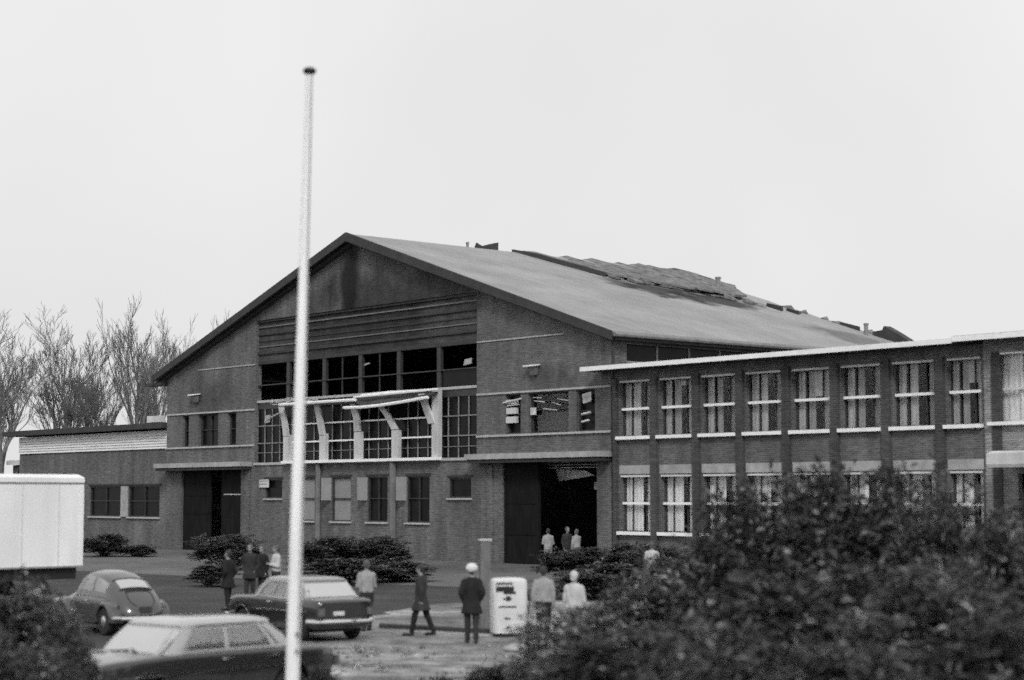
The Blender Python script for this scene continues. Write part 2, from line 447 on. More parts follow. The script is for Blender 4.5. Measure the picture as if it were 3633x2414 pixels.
# door openings reach the ground, so they are notches of the outline
outline = [(-34.3,0),(DL[0],0),(DL[0],DL[3]),(DL[1],DL[3]),(DL[1],0),(DR_[0],0),(DR_[0],DR_[3]),(DR_[1],DR_[3]),(DR_[1],0),(6.45,0),(6.45,zr(6.45)-.28),(SR,zr(SR)-.28),(-34.3,zr(-34.3)-.28)]
w.plate(outline, holes, fy(0), fy(.4)); w.build('front_wall', M['brick'], HR)
DEP = 24.0
def fx(x): return lambda y, z: (x, y, z)
w = MB(); w.wall(.4, DEP-.3, 0, 10.72, [(1.0, 22.5, 9.55, 10.35)], 6.05, 6.45, True); w.build('side_wall', M['brick'], HR)
w = MB(); w.box(-34.3, -33.9, .4, DEP-.3, 0, 10.72); w.build('side_wall', M['brick'], HR)
w = MB(); w.plate([(-34.3,0),(6.45,0),(6.45,10.75),(SR,zr(SR)-.28),(-34.3,10.75)], [], fy(DEP-.3), fy(DEP)); w.build('rear_wall', M['brick'], HR)
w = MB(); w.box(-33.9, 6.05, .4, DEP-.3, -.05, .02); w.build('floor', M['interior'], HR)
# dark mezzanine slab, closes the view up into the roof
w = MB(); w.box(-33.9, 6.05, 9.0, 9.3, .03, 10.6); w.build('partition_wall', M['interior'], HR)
# upper panel: recessed brick with courses
w = MB(); w.plate(rect(-24.0,-3.4,10.98,13.57), [], fy(.22), fy(.40)); w.build('upper_panel', M['brick_burnt'], HR)
w = MB()
for z, h, d in ((13.12,.07,.10), (11.98,.06,.06)):
    w.box(-24.0+.003, -3.403, .22-d, .217, z, z+h)
w.build('brick_course', M['pipe'], HR)
w = MB()
for z, h, d in ((13.44,.13,.14), (12.68,.12,.10), (11.55,.14,.10), (10.98,.2,.07), (12.3,.05,.05)):
    w.box(-24.0+.003, -3.403, .22-d, .217, z, z+h)
w.build('dark_course', M['trim'], HR)
# glazing of the panel
mull = [-20.85, -17.2, -13.72, -10.22, -6.75]
w = MB()
for m_ in mull: w.box(m_-.16, m_+.16, .18, .36, 8.86, 10.98)
w.box(-24.0, -3.4, .14, .30, 9.72, 9.78)
for m_ in mull[1:-1]: w.box(m_-1.75-.03, m_-1.75+.03, .2, .26, 8.9, 10.98)
fr = w.build('upper_glazing_frame', M['steel'], HR)
w = MB(); w.box(-24.0, -3.4, .10, .40, 8.72, 8.86); w.build('glazing_sill', M['pale_line'], HR)
w = MB(); w.box(-24.0, -3.4, .16, .38, 8.34, 8.72); w.build('spandrel_panel', M['steel'], HR)
w = MB()
ed = [-24.0] + mull + [-3.4]
rnd = random.Random(3)
for i in range(6):            # sooty panes, some smashed out
    for z0, z1 in ((8.9, 9.72), (9.78, 10.97)):
        if rnd.random() < .88: continue
        w = MB(); w.box(ed[i]+.17, ed[i+1]-.17, .27, .28, z0, z1); w.build('pane', M['soot_glass'], fr)
w = MB()
for z in (7.33, 6.32): w.box(-24.0, -3.4, .12, .22, z, z+.055)
for i in range(6):
    a, b = ed[i], ed[i+1]
    for k in (1, 2, 3): x = a + (b-a)*k/4; w.box(x-.02, x+.02, .15, .2, 5.24, 8.34)
w.box(-24.0, -3.4, .14, .2, 5.78, 5.81)
fr = w.build('lower_glazing_frame', M['grey_paint'], HR)
w = MB()
for i in range(6):
    for z0, z1 in ((5.24, 6.32), (6.38, 7.33), (7.39, 8.33)):
        if i in (3, 4) and z0 > 7: continue
        w = MB(); w.box(ed[i]+.02, ed[i+1]-.02, .225, .235, z0, z1); w.build('pane', M['soot_glass'], fr)
w = MB(); w.box(-24.02, -3.4, -.10, .3, 5.08, 5.22); w.build('panel_sill', M['pale_line'], HR)
# light things caught in the upper glazing
for q in ((-13.2,-12.75,.05,.12,10.35,10.50), (-4.6,-4.0,.1,.16,9.9,10.25), (-23.1,-22.6,.05,.12,7.5,8.0)):
    w = MB(); x0, x1, y0, y1, z0, z1 = q
    w.rings([[(x0,y0,z0),(x1,y0,z0+.06),(x1,y1,z0+.06),(x0,y1,z0)],[(x0+.1,y0,z1-.05),(x1+.04,y0,z1),(x1+.04,y1,z1),(x0+.1,y1,z1-.05)]]); w.build('hanging_scrap', M['concrete'], HR)
# white bay frame with bent upper boards
wf = MB()
wf.box(-20.6, -6.15, -.42, -.06, 5.12, 5.27)
wfo = wf.build('bay_frame', M['white'], HR)
for i, m_ in enumerate((-20.3, -16.66, -13.34, -9.92, -6.45)):
    b = MB()
    top = 8.78 if i == 4 else 6.75
    b.box(m_-.28, m_+.28, -.28, -.04, 5.27, top)
    b.build('post', M['white_dirty'], wfo)
    b = MB()
    lean = (-.2, -.22, -.12, -1.3, -.6)[i]; t0 = (8.35, 8.45, 8.25, 8.3, 8.55)[i]
    wob = (.05,-.06,.1,.12,-.05)[i]
    z0 = (6.7,6.66,6.78,6.78,7.0)[i]; off = .02 if i < 4 else -.26
    b.rings([[(m_+off-.26,-.32,z0),(m_+off+.26,-.32,z0),(m_+off+.26,-.2,z0),(m_+off-.26,-.2,z0)],
             [(m_+off+lean*.5-.25+wob,-.42,z0+(t0-z0)*.5),(m_+off+lean*.5+.25+wob,-.42,z0+(t0-z0)*.5),(m_+off+lean*.5+.25+wob,-.30,z0+(t0-z0)*.5),(m_+off+lean*.5-.25+wob,-.30,z0+(t0-z0)*.5)],
             [(m_+off+lean-.23,-.56,t0),(m_+off+lean+.23,-.56,t0),(m_+off+lean+.23,-.46,t0),(m_+off+lean-.23,-.46,t0)]])
    b.build('bent_board', M['white_dirty'], wfo)
for z in (7.30, 6.29):
    b = MB(); b.box(-20.1, -6.7, -.03, .05, z, z+.085); b.build('bay_rail', M['white'], wfo)
# awning: fixed top rail, dark sheet, sagging white edges
b = MB(); b.tube([(-6.0,-.5,8.72),(-8.0,-.55,8.69),(-10.4,-.6,8.66),(-13.2,-.62,8.6)], [.06,.07,.09,.05], 6); b.tube([(-8,-.5,8.74),(-10,-.55,8.77),(-12.6,-.55,8.7)], .05, 5)
aw = b.build('awning_rail', M['white'], HR)
b = MB()
nn = 14; rs = []
for i in range(nn+1):
    u = i/nn; s = -19.9 + u*13.7
    if u < .52: zf = 8.40 + .03*math.sin(u*9)
    else: zf = 8.0 + .36*((u-.52)/.48)**1.5
    yf = -.95 + .12*math.sin(u*15)
    top = 8.62 - .12*(1-u) + .06*math.sin(u*21)
    rs.append([(s,-.12,top),(s,-.5,(top*.6+zf*.4)+.02),(s,yf,zf+.05),(s,yf,zf+.03),(s,-.5,(top*.6+zf*.4)-.02),(s,-.12,top-.03)])
b.rings(rs); b.build('awning_sheet', M['cloth'], aw, smooth='auto')
b = MB(); b.tube([(-19.95,-.98,8.43),(-16,-.98,8.44),(-12.5,-.98,8.43)], .085, 6); b.build('awning_edge', M['white'], aw)
b = MB(); b.tube([(-13.5,-1.05,8.03),(-12,-1.05,8.0),(-10.4,-1.05,8.03),(-8.4,-1.02,8.14),(-6.15,-.98,8.30)], .085, 6); b.build('awning_edge', M['white'], aw)
b = MB()
rnd = random.Random(5)
for k in range(26):           # torn strips and scrap along the left end of the awning
    s = rnd.uniform(-22.4, -17.5); z = 8.62 + rnd.uniform(-.1, .25); l = rnd.uniform(.3, 1.2)
    b.tube([(s,rnd.uniform(-.6,-.2),z),(s+l,rnd.uniform(-.7,-.2),z+rnd.uniform(-.12,.12))], rnd.uniform(.02,.05), 4)
for k in range(5):
    s = -22.5+.3*k; b.tube([(s,-.3,7.55+.09*k),(s+1.0,-.7,7.75+.07*k)], .04, 4)
b.build('torn_scrap', M['debris'], aw)
# string courses, sills, canopies
for a, c, a2, c2 in ((-34.32,-24.05,-30.5,-24.05), (-3.35,6.47,-3.35,3.2)):
    w = MB(); w.box(a, c, -.07, -.003, 8.30, 8.39); w.build('string_course', M['pale_line'], HR)
    w = MB(); w.box(a, c, -.10, -.003, 6.2, 6.3); w.build('window_sill', M['pale_line'], HR)
    w = MB(); w.box(a2, c2, -.05, -.003, 10.96, 11.02); w.build('upper_string_course', M['pale_line'], HR)
for a, c, z in ((-34.4,-24.25,5.02), (-3.35,6.6,5.08)):
    w = MB(); w.box(a, c, -.85, -.003, z, z+.27); w.build('door_canopy', M['concrete'], HR)
    w = MB(); w.box(a+.1, c-.1, -.75, -.003, z-.18, z-.003); w.build('canopy_beam', M['trim'], HR)
# roof
w = MB()
def rs_(sgn):
    k = lambda dz: (lambda s, y: (s, y, zr(s) + dz))
    return k
far_r = [(-14.0,24.5),(-11,24.4),(-8,24.2),(-5.8,24.35),(-4.2,24.0),(-3.0,24.45),(-1.6,24.1),(-.4,24.5),(1.0,24.3),(2.4,24.55),(4,24.5),(7.05,24.5)]
pts = [(-14.0,-.55)] + far_r[:] + [(7.05,-.55)]
# right slope: densified so that its edge can wave a little
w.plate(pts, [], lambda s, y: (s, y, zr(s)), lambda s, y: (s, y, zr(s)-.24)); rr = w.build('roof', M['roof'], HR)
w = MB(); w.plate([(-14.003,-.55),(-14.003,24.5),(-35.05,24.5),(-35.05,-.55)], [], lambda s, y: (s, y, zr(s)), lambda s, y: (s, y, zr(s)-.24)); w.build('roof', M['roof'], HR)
w = MB()
def ct(s): return zr(s) + .035
w.plate([(7.15,ct(7.15)),(SR,ct(SR)+.03),(-35.15,ct(-35.15)),(-35.15,ct(-35.15)-.42),(SR,ct(SR)-.46),(7.15,ct(7.15)-.42)], [], fy(-.68), fy(-.553)); w.build('barge_board', M['trim'], rr)
w = MB()
w.plate([(6.6,zr(6.6)-.243),(SR,zr(SR)-.243),(-34.5,zr(-34.5)-.243),(-34.5,zr(-34.5)-.5),(SR,zr(SR)-.56),(6.6,zr(6.6)-.5)], [], fy(-.30), fy(-.003)); w.build('verge_moulding', M['trim'], HR)
w = MB(); w.tube([(7.2,-.5,10.68),(7.2,24.4,10.68)], .11, 8); w.build('gutter', M['gutter'], HR)
w = MB(); w.box(6.47,7.06,-.3,24.3,10.45,10.56); w.build('eave_board', M['trim'], HR)
w = MB(); w.box(-36.3,-34.32,-.45,.2,10.22,10.4); w.box(-35.3,-34.32,-.3,.15,10.4,10.62); w.build('gutter_bracket', M['trim'], HR)
w = MB(); w.tube([(6.75,-.12,10.5),(6.75,-.12,.1)], .07, 8); w.build('downpipe', M['trim'], HR)
w = MB(); w.box(6.16,6.28,1.0,22.5,9.6,10.32)
cl = w.build('clerestory_window', M['soot_glass'], HR)
w = MB()
for k in range(11): y = 1.0+k*2.15; w.box(6.13,6.31,y-.05,y+.05,9.56,10.35)
w.box(6.46,6.55,.9,22.6,9.47,9.55); w.build('frame', M['grey_paint'], cl)
# torn sheet lifted off the roof beyond the middle
poly = [(-14.2,11.6),(-12.6,12.15),(-10.9,12.7),(-9.2,13.3),(-8.4,13.6),(-8.0,14.6),(-7.5,14.9),(-7.3,15.8),(-6.7,16.1),(-6.6,17.1),(-5.9,17.4),(-5.7,18.4),(-5.0,18.7),(-5.1,19.9),(-4.5,20.3),(-4.9,21.4),(-5.6,22.3),(-7.2,23.0),(-8.0,24.2),(-10,24.6),(-12,24.5),(-14.2,24.7)]
def lift(s, y): return .16 + .02*(s+14.2) + .04*math.sin(s*1.7+y*.9)*(1 if s > -12 else .1)
w = MB(); w.plate(ragged(poly, .22, .5, 4), [], lambda s, y: (s, y, zr(s)+lift(s,y)), lambda s, y: (s, y, zr(s)+lift(s,y)-.12)); w.build('lifted_roof_sheet', M['tile_sheet'], rr)
rnd = random.Random(41)
for k in range(9):
    u = k/8; a = Vector((-8.3,13.6)).lerp(Vector((-4.6,20.5)), u); a.x += rnd.uniform(-.2,.5) + .6*math.sin(u*3.1)*-.6; l = rnd.uniform(.5,1.2); h = rnd.uniform(.05,.3)
    w = MB(); z = zr(a.x)+.03
    w.rings([[(a.x,a.y,z),(a.x+.5,a.y+.1,z-.15),(a.x+.6,a.y+l,z-.17),(a.x-.1,a.y+l,z+.03)],[(a.x-.05,a.y,z+h+.04),(a.x+.5,a.y+.1,z-.08+h*.3),(a.x+.6,a.y+l,z-.1),(a.x-.1,a.y+l,z+h)]]); w.build('roof_rubble', M['tile_sheet'], rr)
w = MB()
ed_ = [(-14.25,11.5),(-12.6,12.05),(-10.9,12.6),(-9.2,13.2),(-8.3,13.5)]
w.rings([[(a,b,zr(a)+.02),(a+.05,b-.09,zr(a)+.02),(a+.05,b-.09,zr(a)+.26),(a,b,zr(a)+.28)] for a, b in ed_]); w.build('sheet_edge', M['trim'], rr)
w = MB()
rnd = random.Random(11)
for k in range(5):
    u = k/4; s = -4.0 + u*5.2 + rnd.uniform(-.5,.5); y = 23.6 + rnd.uniform(-.6, .5)
    l = rnd.uniform(.3, 1.0); z = zr(s)
    w = MB(); w.rings([[(s,y,z+.01),(s+l,y+.2,zr(s+l)+.02),(s+l*.6,y+.5,zr(s+l*.6)+.03)],[(s+.05,y,z+.05),(s+l*.9,y+.2,zr(s+l*.9)+.05),(s+l*.5,y+.35,zr(s+l*.5)+rnd.uniform(.15,.3))]]); w.build('roof_rubble', M['tile_sheet'], rr)
for (s, y, l, h) in ((-3.7,21.9,1.3,.3),(-2.8,22.6,1.0,.22),(-14.3,8.6,.25,.35),(.1,23.9,1.5,.25)):
    w = MB(); w.rings([[(s,y,zr(s)+.02),(s+l,y,zr(s+l)+.02),(s+l*.5,y+.8,zr(s+l*.5)+.02)],[(s+.1,y,zr(s)+h*.6),(s+l,y,zr(s+l)+h),(s+l*.5,y+.7,zr(s+l*.5)+h*.5)]]); w.build('roof_rubble', M['trim'], rr)
w = MB(); w.rings([[(-14.7,8.9,17.6),(-14.1,8.9,17.6),(-14.1,10.3,17.6),(-14.7,10.3,17.6)],[(-14.7,8.9,17.72),(-14.1,8.9,17.72),(-14.1,10.3,18.1),(-14.7,10.3,18.1)]]); w.build('roof_hatch', M['trim'], rr)
for (s, y, h, r) in ((-14.25,8.1,.35,.08), (-7.3,21.7,.8,.15), (2.6,23.2,.6,.12)):
    w = MB(); w.lathe_z((s,y,zr(s)-.05), [(r,0),(r,h),(r*1.25,h),(r*1.25,h+.1),(r*.8,h+.1)], 12); w.build('vent_pipe', M['gutter'], rr)
w = MB(); w.plate([(2.5,zr(2.5)+.02),(6.3,zr(6.3)+.02),(6.3,zr(6.3)+.1),(5.0,zr(5.0)+.32),(4.1,zr(4.1)+.55),(3.3,zr(3.3)+.72),(3.15,zr(3.15)+.45),(2.5,zr(2.5)+.2)], [], fy(23.9), fy(24.5)); w.build('rear_roof_stub', M['trim'], rr)
# windows of the front
def win(root, x0, x1, z0, z1, yg, fm, gm, vb=(), hb=(), fw=.07, org=(0,0,0), sill=None, head=None, depth=.1, name='window'):
    w = MB(org)
    w.box(x0, x0+fw, yg-depth/2, yg+depth/2, z0, z1); w.box(x1-fw, x1, yg-depth/2, yg+depth/2, z0, z1)
    w.box(x0+fw, x1-fw, yg-depth/2, yg+depth/2, z0, z0+fw); w.box(x0+fw, x1-fw, yg-depth/2, yg+depth/2, z1-fw, z1)
    for x, t in vb: w.box(x-t/2, x+t/2, yg-depth/2+.006, yg+depth/2-.006, z0+fw, z1-fw)
    for z, t in hb: w.box(x0+fw, x1-fw, yg-depth/2-.004, yg+depth/2-.012, z-t/2, z+t/2)
    o = w.build(name, fm, root)
    p = MB(org); yp = yg+depth/2+.002; p.add([(x0+fw,yp,z0+fw),(x1-fw,yp,z0+fw),(x1-fw,yp,z1-fw),(x0+fw,yp,z1-fw)], [(0,1,2,3)]); p.build('pane', gm, o)
    if sill: p = MB(org); p.box(x0-.08, x1+.08, sill[0], sill[1], z0-sill[2], z0-.002); p.build('sill', sill[3], o)
    if head: p = MB(org); p.box(x0-.12, x1+.12, head[0], head[1], z1+.05, z1+.05+head[2]); p.build('lintel', head[3], o)
    return o
for a, b in up_l: win(HR, a, b, 6.32, 8.25, .25, M['trim'], M['soot_glass'], vb=[((a+b)/2,.04)] if b-a > 2 else [], hb=[(7.3,.05)])
for i, (a, b) in enumerate(up_r):
    o = win(HR, a, b, 6.32, 8.25, .25, M['trim'], M['soot_glass'] if i != 1 else M['glass'], hb=[(7.28,.05)] if i != 1 else [(7.45,.06)])
    w = MB(); rnd = random.Random(20+i)
    if i == 0:
        for z0, z1, x0 in ((7.78,8.0,0),(7.3,7.6,.02),(6.85,7.17,.0)): w.box(a+.03+x0, b-.35, .0, .16, z0, z1)
        w.tube([(a+.1,0,7.7),(b-.1,.0,7.75)], .03, 4); w.tube([(a-.1,-.05,7.86),(b+.1,-.05,8.02)], .05, 4)
    elif i == 1:
        for k in range(6):
            x = rnd.uniform(a, b-.9); z = rnd.uniform(7.4, 8.1); w.tube([(x,.1,z),(x+rnd.uniform(.3,1.1),rnd.uniform(-.05,.2),z+rnd.uniform(-.15,.15))], rnd.uniform(.015,.035), 4)
        w.box(a+.1,a+.45,.05,.14,7.2,7.55)
    else:
        w.rings([[(a+.45,.02,7.6),(a+1.0,.0,7.7),(a+1.02,.03,7.7),(a+.45,.05,7.6)],[(a+.4,.0,8.05),(a+1.08,-.05,8.15),(a+1.08,.0,8.15),(a+.4,.05,8.05)]]); w.tube([(a+.4,-.02,7.1),(a+1.0,-.02,7.18)], .06, 5); w.tube([(a+.4,-.02,6.75),(a+.9,-.02,6.82)], .05, 5)
    w.build('torn_lining', M['debris'] if i else M['white_dirty'], o)
w = MB(); w.box(.58, 3.48, .6, .64, 6.3, 7.3); w.build('inner_screen', M['steel'], HR)
for i, (a, b, z0, z1) in enumerate(gw):
    o = win(HR, a, b, z0, z1, .12, M['steel'], M['soot_glass'] if i in (0,3,4,5) else M['blind'], vb=[(a+(b-a)*.5,.05)] if i in (3,4) else [], hb=[(3.15,.05)] if z0 < 2 else [],
            sill=(-.12, .05, .09, M['pale_line']), head=(-.05, -.003, .09, M['trim']))
    if i in (2, 3, 4):        # casement standing open on its left jamb
        w = MB(); x = a - .02
        w.rings([[(x,-.02,3.05),(x+.02,-.02,3.05),(x-.26,-.5,3.05),(x-.29,-.49,3.05)],[(x,-.02,4.28),(x+.02,-.02,4.28),(x-.26,-.5,4.28),(x-.29,-.49,4.28)]]); w.build('open_casement', M['blind'], o)
    if i in (1, 2, 3):
        w = MB(); w.box(a+.1, b-.1, .06, .1, z1-.5, z1-.1) if False else None
# doors
w = MB(); w.box(-1.36, 1.25, .12, .22, .02, 4.98); dl = w.build('door', M['dark_door'], HR)
w = MB()
for z in (1.4, 2.9, 4.3): w.box(-1.3, 1.2, .09, .118, z, z+.12)
for x in (-1.34, 1.1): w.box(x, x+.12, .08, .117, .1, 4.9)
w.build('door_rail', M['dark_door'], dl)
w = MB(); w.box(-32.38,-29.15,.15,.25,.02,4.93); dl = w.build('door', M['dark_door'], HR)
w = MB(); w.box(-32.2,-29.3,.12,.147,2.2,2.3); w.box(-32.2,-29.3,.12,.147,3.3,3.4); w.build('door_rail', M['dark_door'], dl)
w = MB(); w.box(-27.9,-25.52,.15,.25,.02,4.93); dl = w.build('door', M['dark_door'], HR)
w = MB(); w.box(-27.6,-25.7,.12,.147,3.35,3.42); w.build('door_rail', M['pale_line'], dl)
# wrecked interior seen through the right doorway
w = MB(); rnd = random.Random(9)
w.rings([[(1.0,1.6,4.0),(3.9,1.3,4.25),(3.9,1.35,4.27),(1.0,1.65,4.05)],[(.9,1.5,4.55),(3.2,1.3,4.5),(3.2,1.35,4.52),(.9,1.55,4.6)]])
w.box(3.1,4.0,2,2.1,3.6,3.95)
for z in (4.75, 4.9, 4.62): w.box(.7, 5.3, 1.1, 1.2, z, z+.05)
w.build('hanging_ceiling', M['debris'], HR)
w = MB()
for z, x in ((2.45,2.2),(2.2,2.8),(3.0,3.0)): w.tube([(x,3,z),(x+3.2,2.8,z+.1)], .05, 5)
w.build('pipe_run', M['steel'], HR)
# downpipes on the lower front
for s in (-17.2, -10.22):
    w = MB(); w.tube([(s,-.14,5.05),(s,-.14,.1)], .16 if s < -12 else .2, 8); w.build('downpipe', M['pipe'], HR)
for s in (-24.9, -2.5):
    w = MB(); w.box(s-.42, s+.42, -.10, -.003, .02, 4.8); w.build('door_pilaster', M['brick_low'], HR)

def wall_lamp(s, z, label):
    t = empty('wall_lamp', base(s, -.03) + Vector((0,0,z)), TH, label, 'wall lamp', 'wall lamps on the gable')
    w = MB(); w.rings([[(-.4,-.45,.1),(.4,-.45,.1),(.4,0,.16),(-.4,0,.16)],[(-.4,-.45,.16),(.4,-.45,.16),(.4,0,.22),(-.4,0,.22)]]); w.build('lamp_hood', M['white'], t)
    w = MB(); w.rings([[(-.1,-.2,-.3),(.25,-.2,-.3),(.25,-.05,-.3),(-.1,-.05,-.3)],[(-.2,-.3,.095),(.3,-.3,.095),(.3,-.02,.095),(-.2,-.02,.095)]]); w.build('lamp_body', M['pipe'], t)
wall_lamp(-30.6, 9.33, 'small wall lamp with white hood above the left group of upper windows')
wall_lamp(1.1, 9.42, 'small wall lamp with white hood above the right group of upper windows')
t = empty('wall_sign', base(-22.9, -.03) + Vector((0,0,3.78)), TH, 'small pale board on the wall beside the left small window', 'sign')
w = MB(); w.box(-.45,.5,-.08,-.003,0,.46); w.build('board', M['white_dirty'], t)
w = MB(); w.box(-.4,.45,-.095,-.083,.18,.22); w.box(-.4,.45,-.095,-.083,.36,.39); w.build('stripe', M['grey_paint'], t)

# ------------------------------------------------------------------ low brick annex on the left
LO = (-45, .3, 0)
LR = empty('low_annex', base(-45, .3), TH, 'low flat roofed brick annex with white boarded band under its dark eave', 'building')
w = MB(LO); w.wall(-55.7,-34.32,0,6.28, [(-44.95,-40.6,1.95,3.93),(-39.6,-35.6,1.95,3.93)], .3, .65); w.build('front_wall', M['brick_low'], LR)
w = MB(LO); w.box(-55.7,-55.3,.65,12,0,7.4); w.box(-55.3,-34.35,11.6,12,0,7.4); w.build('back_wall', M['brick_low'], LR)
w = MB(LO); w.box(-55.3,-34.35,3,3.2,0,6); w.build('inner_wall', M['interior'], LR)
w = MB(LO)
for k in range(7):
    z = 6.28 + k*.168
    w.rings([[(-55.72,.20,z),(-55.72,.40,z),(-55.72,.40,z+.165),(-55.72,.26,z+.165)],[(-34.34,.20,z),(-34.34,.40,z),(-34.34,.40,z+.165),(-34.34,.26,z+.165)]])
w.build('weatherboard_band', M['white_board'], LR)
w = MB(LO); w.box(-57.2,-34.34,-.35,12.5,7.55,7.9); w.build('roof', M['trim'], LR)
for a, b in ((-44.95,-40.6),(-39.6,-35.6)):
    win(LR, a, b, 1.95, 3.93, .42, M['steel'], M['soot_glass'], vb=[((a+b)/2,.04)], hb=[(2.97,.05)], org=LO, sill=(.16,.42,.1,M['pale_line']))
w = MB(LO); w.box(-40.55,-39.65,.22,.297,1.95,3.93); w.build('window_pier', M['concrete'], LR)
w = MB(LO); w.box(-45.1,-35.4,.24,.297,3.98,4.08); w.build('lintel', M['trim'], LR)
w = MB(LO); w.box(-36.5,-34.9,-.2,.25,8.0-.06,8.35); w.build('roof_box', M['white_dirty'], LR)

SH = empty('shed', base(-58.5, 3), TH, 'small pale lean-to shed beyond the end of the low annex', 'shed')
w = MB(); w.rings([[(-4,0,0),(2.0,0,0),(2.0,5,0),(-4,5,0)],[(-4,0,5.6),(2.0,0,5.6),(2.0,5,6.1),(-4,5,6.1)]]); w.build('wall', M['brick_low'], SH)
w = MB(); w.rings([[(-4.3,-.4,5.62),(2.3,-.4,5.62),(2.3,5.3,6.15),(-4.3,5.3,6.15)],[(-4.3,-.4,5.95),(2.3,-.4,5.95),(2.3,5.3,6.45),(-4.3,5.3,6.45)]]); w.build('roof', M['white_dirty'], SH)
w = MB(); w.box(-3,-.5,-.06,-.003,4.3,5.2); w.build('window', M['soot_glass'], SH)

# ------------------------------------------------------------------ office wing on the right
WO = (7, -.3, 0)
WR = empty('office_wing', base(7, -.3), TH, 'two storey brick office wing with white fascia and tall curtained windows between dark piers', 'office building')
wx = [7.34 + 2.6*i for i in range(8)]
uw = [(x, min(x+2.02, 27.1), 5.98, 8.52) for x in wx]; lw = [(x+.05, min(x+2.02, 27.1), 1.68, 4.22) for x in wx]
w = MB(WO); w.wall(7.0, 27.25, 0, 9.0, uw+lw, -.3, .05); w.build('front_wall', M['brick_wing'], WR)
w = MB(WO); w.box(7.0,7.3,.05,9.5,0,9.0); w.box(7.3,27.25,9.2,9.5,0,9.0); w.build('back_wall', M['brick_wing'], WR)
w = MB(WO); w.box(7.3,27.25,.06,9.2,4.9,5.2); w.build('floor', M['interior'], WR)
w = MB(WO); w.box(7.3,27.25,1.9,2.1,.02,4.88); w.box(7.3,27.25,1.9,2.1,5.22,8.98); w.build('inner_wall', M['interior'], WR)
for i in range(9):
    x = 7.34 + 2.6*i - .29
    w = MB(WO); w.box(x-.2 if i else 7.02, x+.2, -.46, -.303, 0, 8.62); w.build('pier', M['brick_pier'], WR)
w = MB(WO); w.box(5.75, 26.5, -1.22, -.05, 9.0, 9.05); w.box(7.0,26.5,-.05,9.8,9.0,9.05); w.build('soffit', M['trim'], WR)
w = MB(WO); w.box(5.7, 26.5, -1.28, -1.223, 9.0, 9.2); w.build('fascia', M['white'], WR)
w = MB(WO); w.box(5.75, 26.5, -1.22, -.05, 9.053, 9.2); w.box(7.0,26.5,-.05,9.8,9.053,9.2); w.build('roof', M['roof_plain'], WR)
rnd = random.Random(2)
def wavy(x0, x1, y, z0, z1, org, amp=.04, fq=26):
    w = MB(org); k = max(4, int((x1-x0)*22)); rs = []
    for i in range(k+1):
        x = x0 + (x1-x0)*i/k; dy = amp*math.sin(x*fq)
        rs.append([(x, y+dy, z0), (x, y+dy, z1), (x, y+dy+.01, z1), (x, y+dy+.01, z0)])
    return w.rings(rs)
# (pale strip imitating the lit reveal, grey drape, grey drape) as fractions of the window width: the dark room shows between them
drapes = [((.02,.25),(.28,.52),(.70,.88)), ((.02,.24),(.30,.50),(.72,.92)), ((.02,.22),(.30,.47),(.70,.92)), ((.02,.21),(.28,.46),(.68,.88)),
          ((.02,.20),(.30,.47),(.68,.88)), ((.02,.21),(.29,.46),(.68,.88)), ((.02,.20),(.29,.48),(.75,.96)), ((.02,.20),(.31,.50),(.76,.96))]
for row, ws in enumerate((uw, lw)):
    for i, (a, b, z0, z1) in enumerate(ws):
        wd = b - a
        o = win(WR, a, b, z0, z1, -.04, M['steel'], M['glass'], vb=[(a+wd*.28,.035),(a+wd*.72,.035)], hb=[], fw=.04, org=WO, sill=(-.52,-.1,.15,M['white']), head=None, depth=.08)
        w = MB(WO); zc = (z0+z1)/2 + (-.03 if row == 0 else 0); w.box(a+.05, b-.03, -.24, -.085, zc-.055, zc+.055); w.build('transom', M['white'], o)
        w = MB(WO); w.box(a+.02, b-.02, -.34, -.09, z1-.085, z1-.004); w.build('head_board', M['white_dirty'], o)
        for k, (g0, g1) in enumerate(drapes[i]):
            if row == 1: g1 += (.0, .04, .03)[k]; g0 -= (0, .05, 0)[k]
            wavy(a+wd*g0, a+wd*g1, .055, z0+.04, z1-.04, WO, .009).build('curtain', M['curtain'] if row == 1 else M[('curtain_grey' if k == 0 else ('curtain_dim','curtain_grey','curtain_dim')[(i*2+k) % 3])], o)
        if row == 0 and i in (1, 4, 7):
            g0, g1 = drapes[i][1][1], drapes[i][2][0]; d = {1: .35, 4: 1.15, 7: .95}[i]
            w = MB(WO); w.box(a+wd*g0-.02, a+wd*g1+.02, .036, .05, z1-d, z1-.05); w.build('blind', M['curtain_grey'], o)
for i, (a, b, z0, z1) in enumerate(lw):
    w = MB(WO); w.box(a-.06, b+.06, -.34, -.303, 4.27, 4.66); w.build('lintel_panel', M['concrete'], WR)
# projecting entrance block at the right end (its own roof step)
w = MB(WO); w.wall(27.28, 38, 0, 9.15, [(28.7,32.5,0,4.1),(27.62,31.4,6.02,8.6),(33,36.5,6.02,8.6)], -.40, -.05); w.build('entrance_wall', M['brick_pale'], WR)
w = MB(WO); w.box(27.28,27.6,-.05,9.5,0,9.15); w.box(27.6,38,9.2,9.5,0,9.15); w.box(37.7,38,-.05,9.2,0,9.15); w.build('back_wall', M['brick_wing'], WR)
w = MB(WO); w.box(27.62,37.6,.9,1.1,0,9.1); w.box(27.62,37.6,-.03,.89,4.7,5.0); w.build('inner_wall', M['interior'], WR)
w = MB(WO); w.box(26.52,39.0,-1.26,9.8,9.152,9.19); w.build('soffit', M['trim'], WR)
w = MB(WO); w.box(26.52,39.0,-1.32,-1.263,9.05,9.25); w.build('fascia', M['white'], WR)
w = MB(WO); w.box(26.55,39.0,-1.26,9.8,9.193,9.27); w.build('roof', M['roof_plain'], WR)
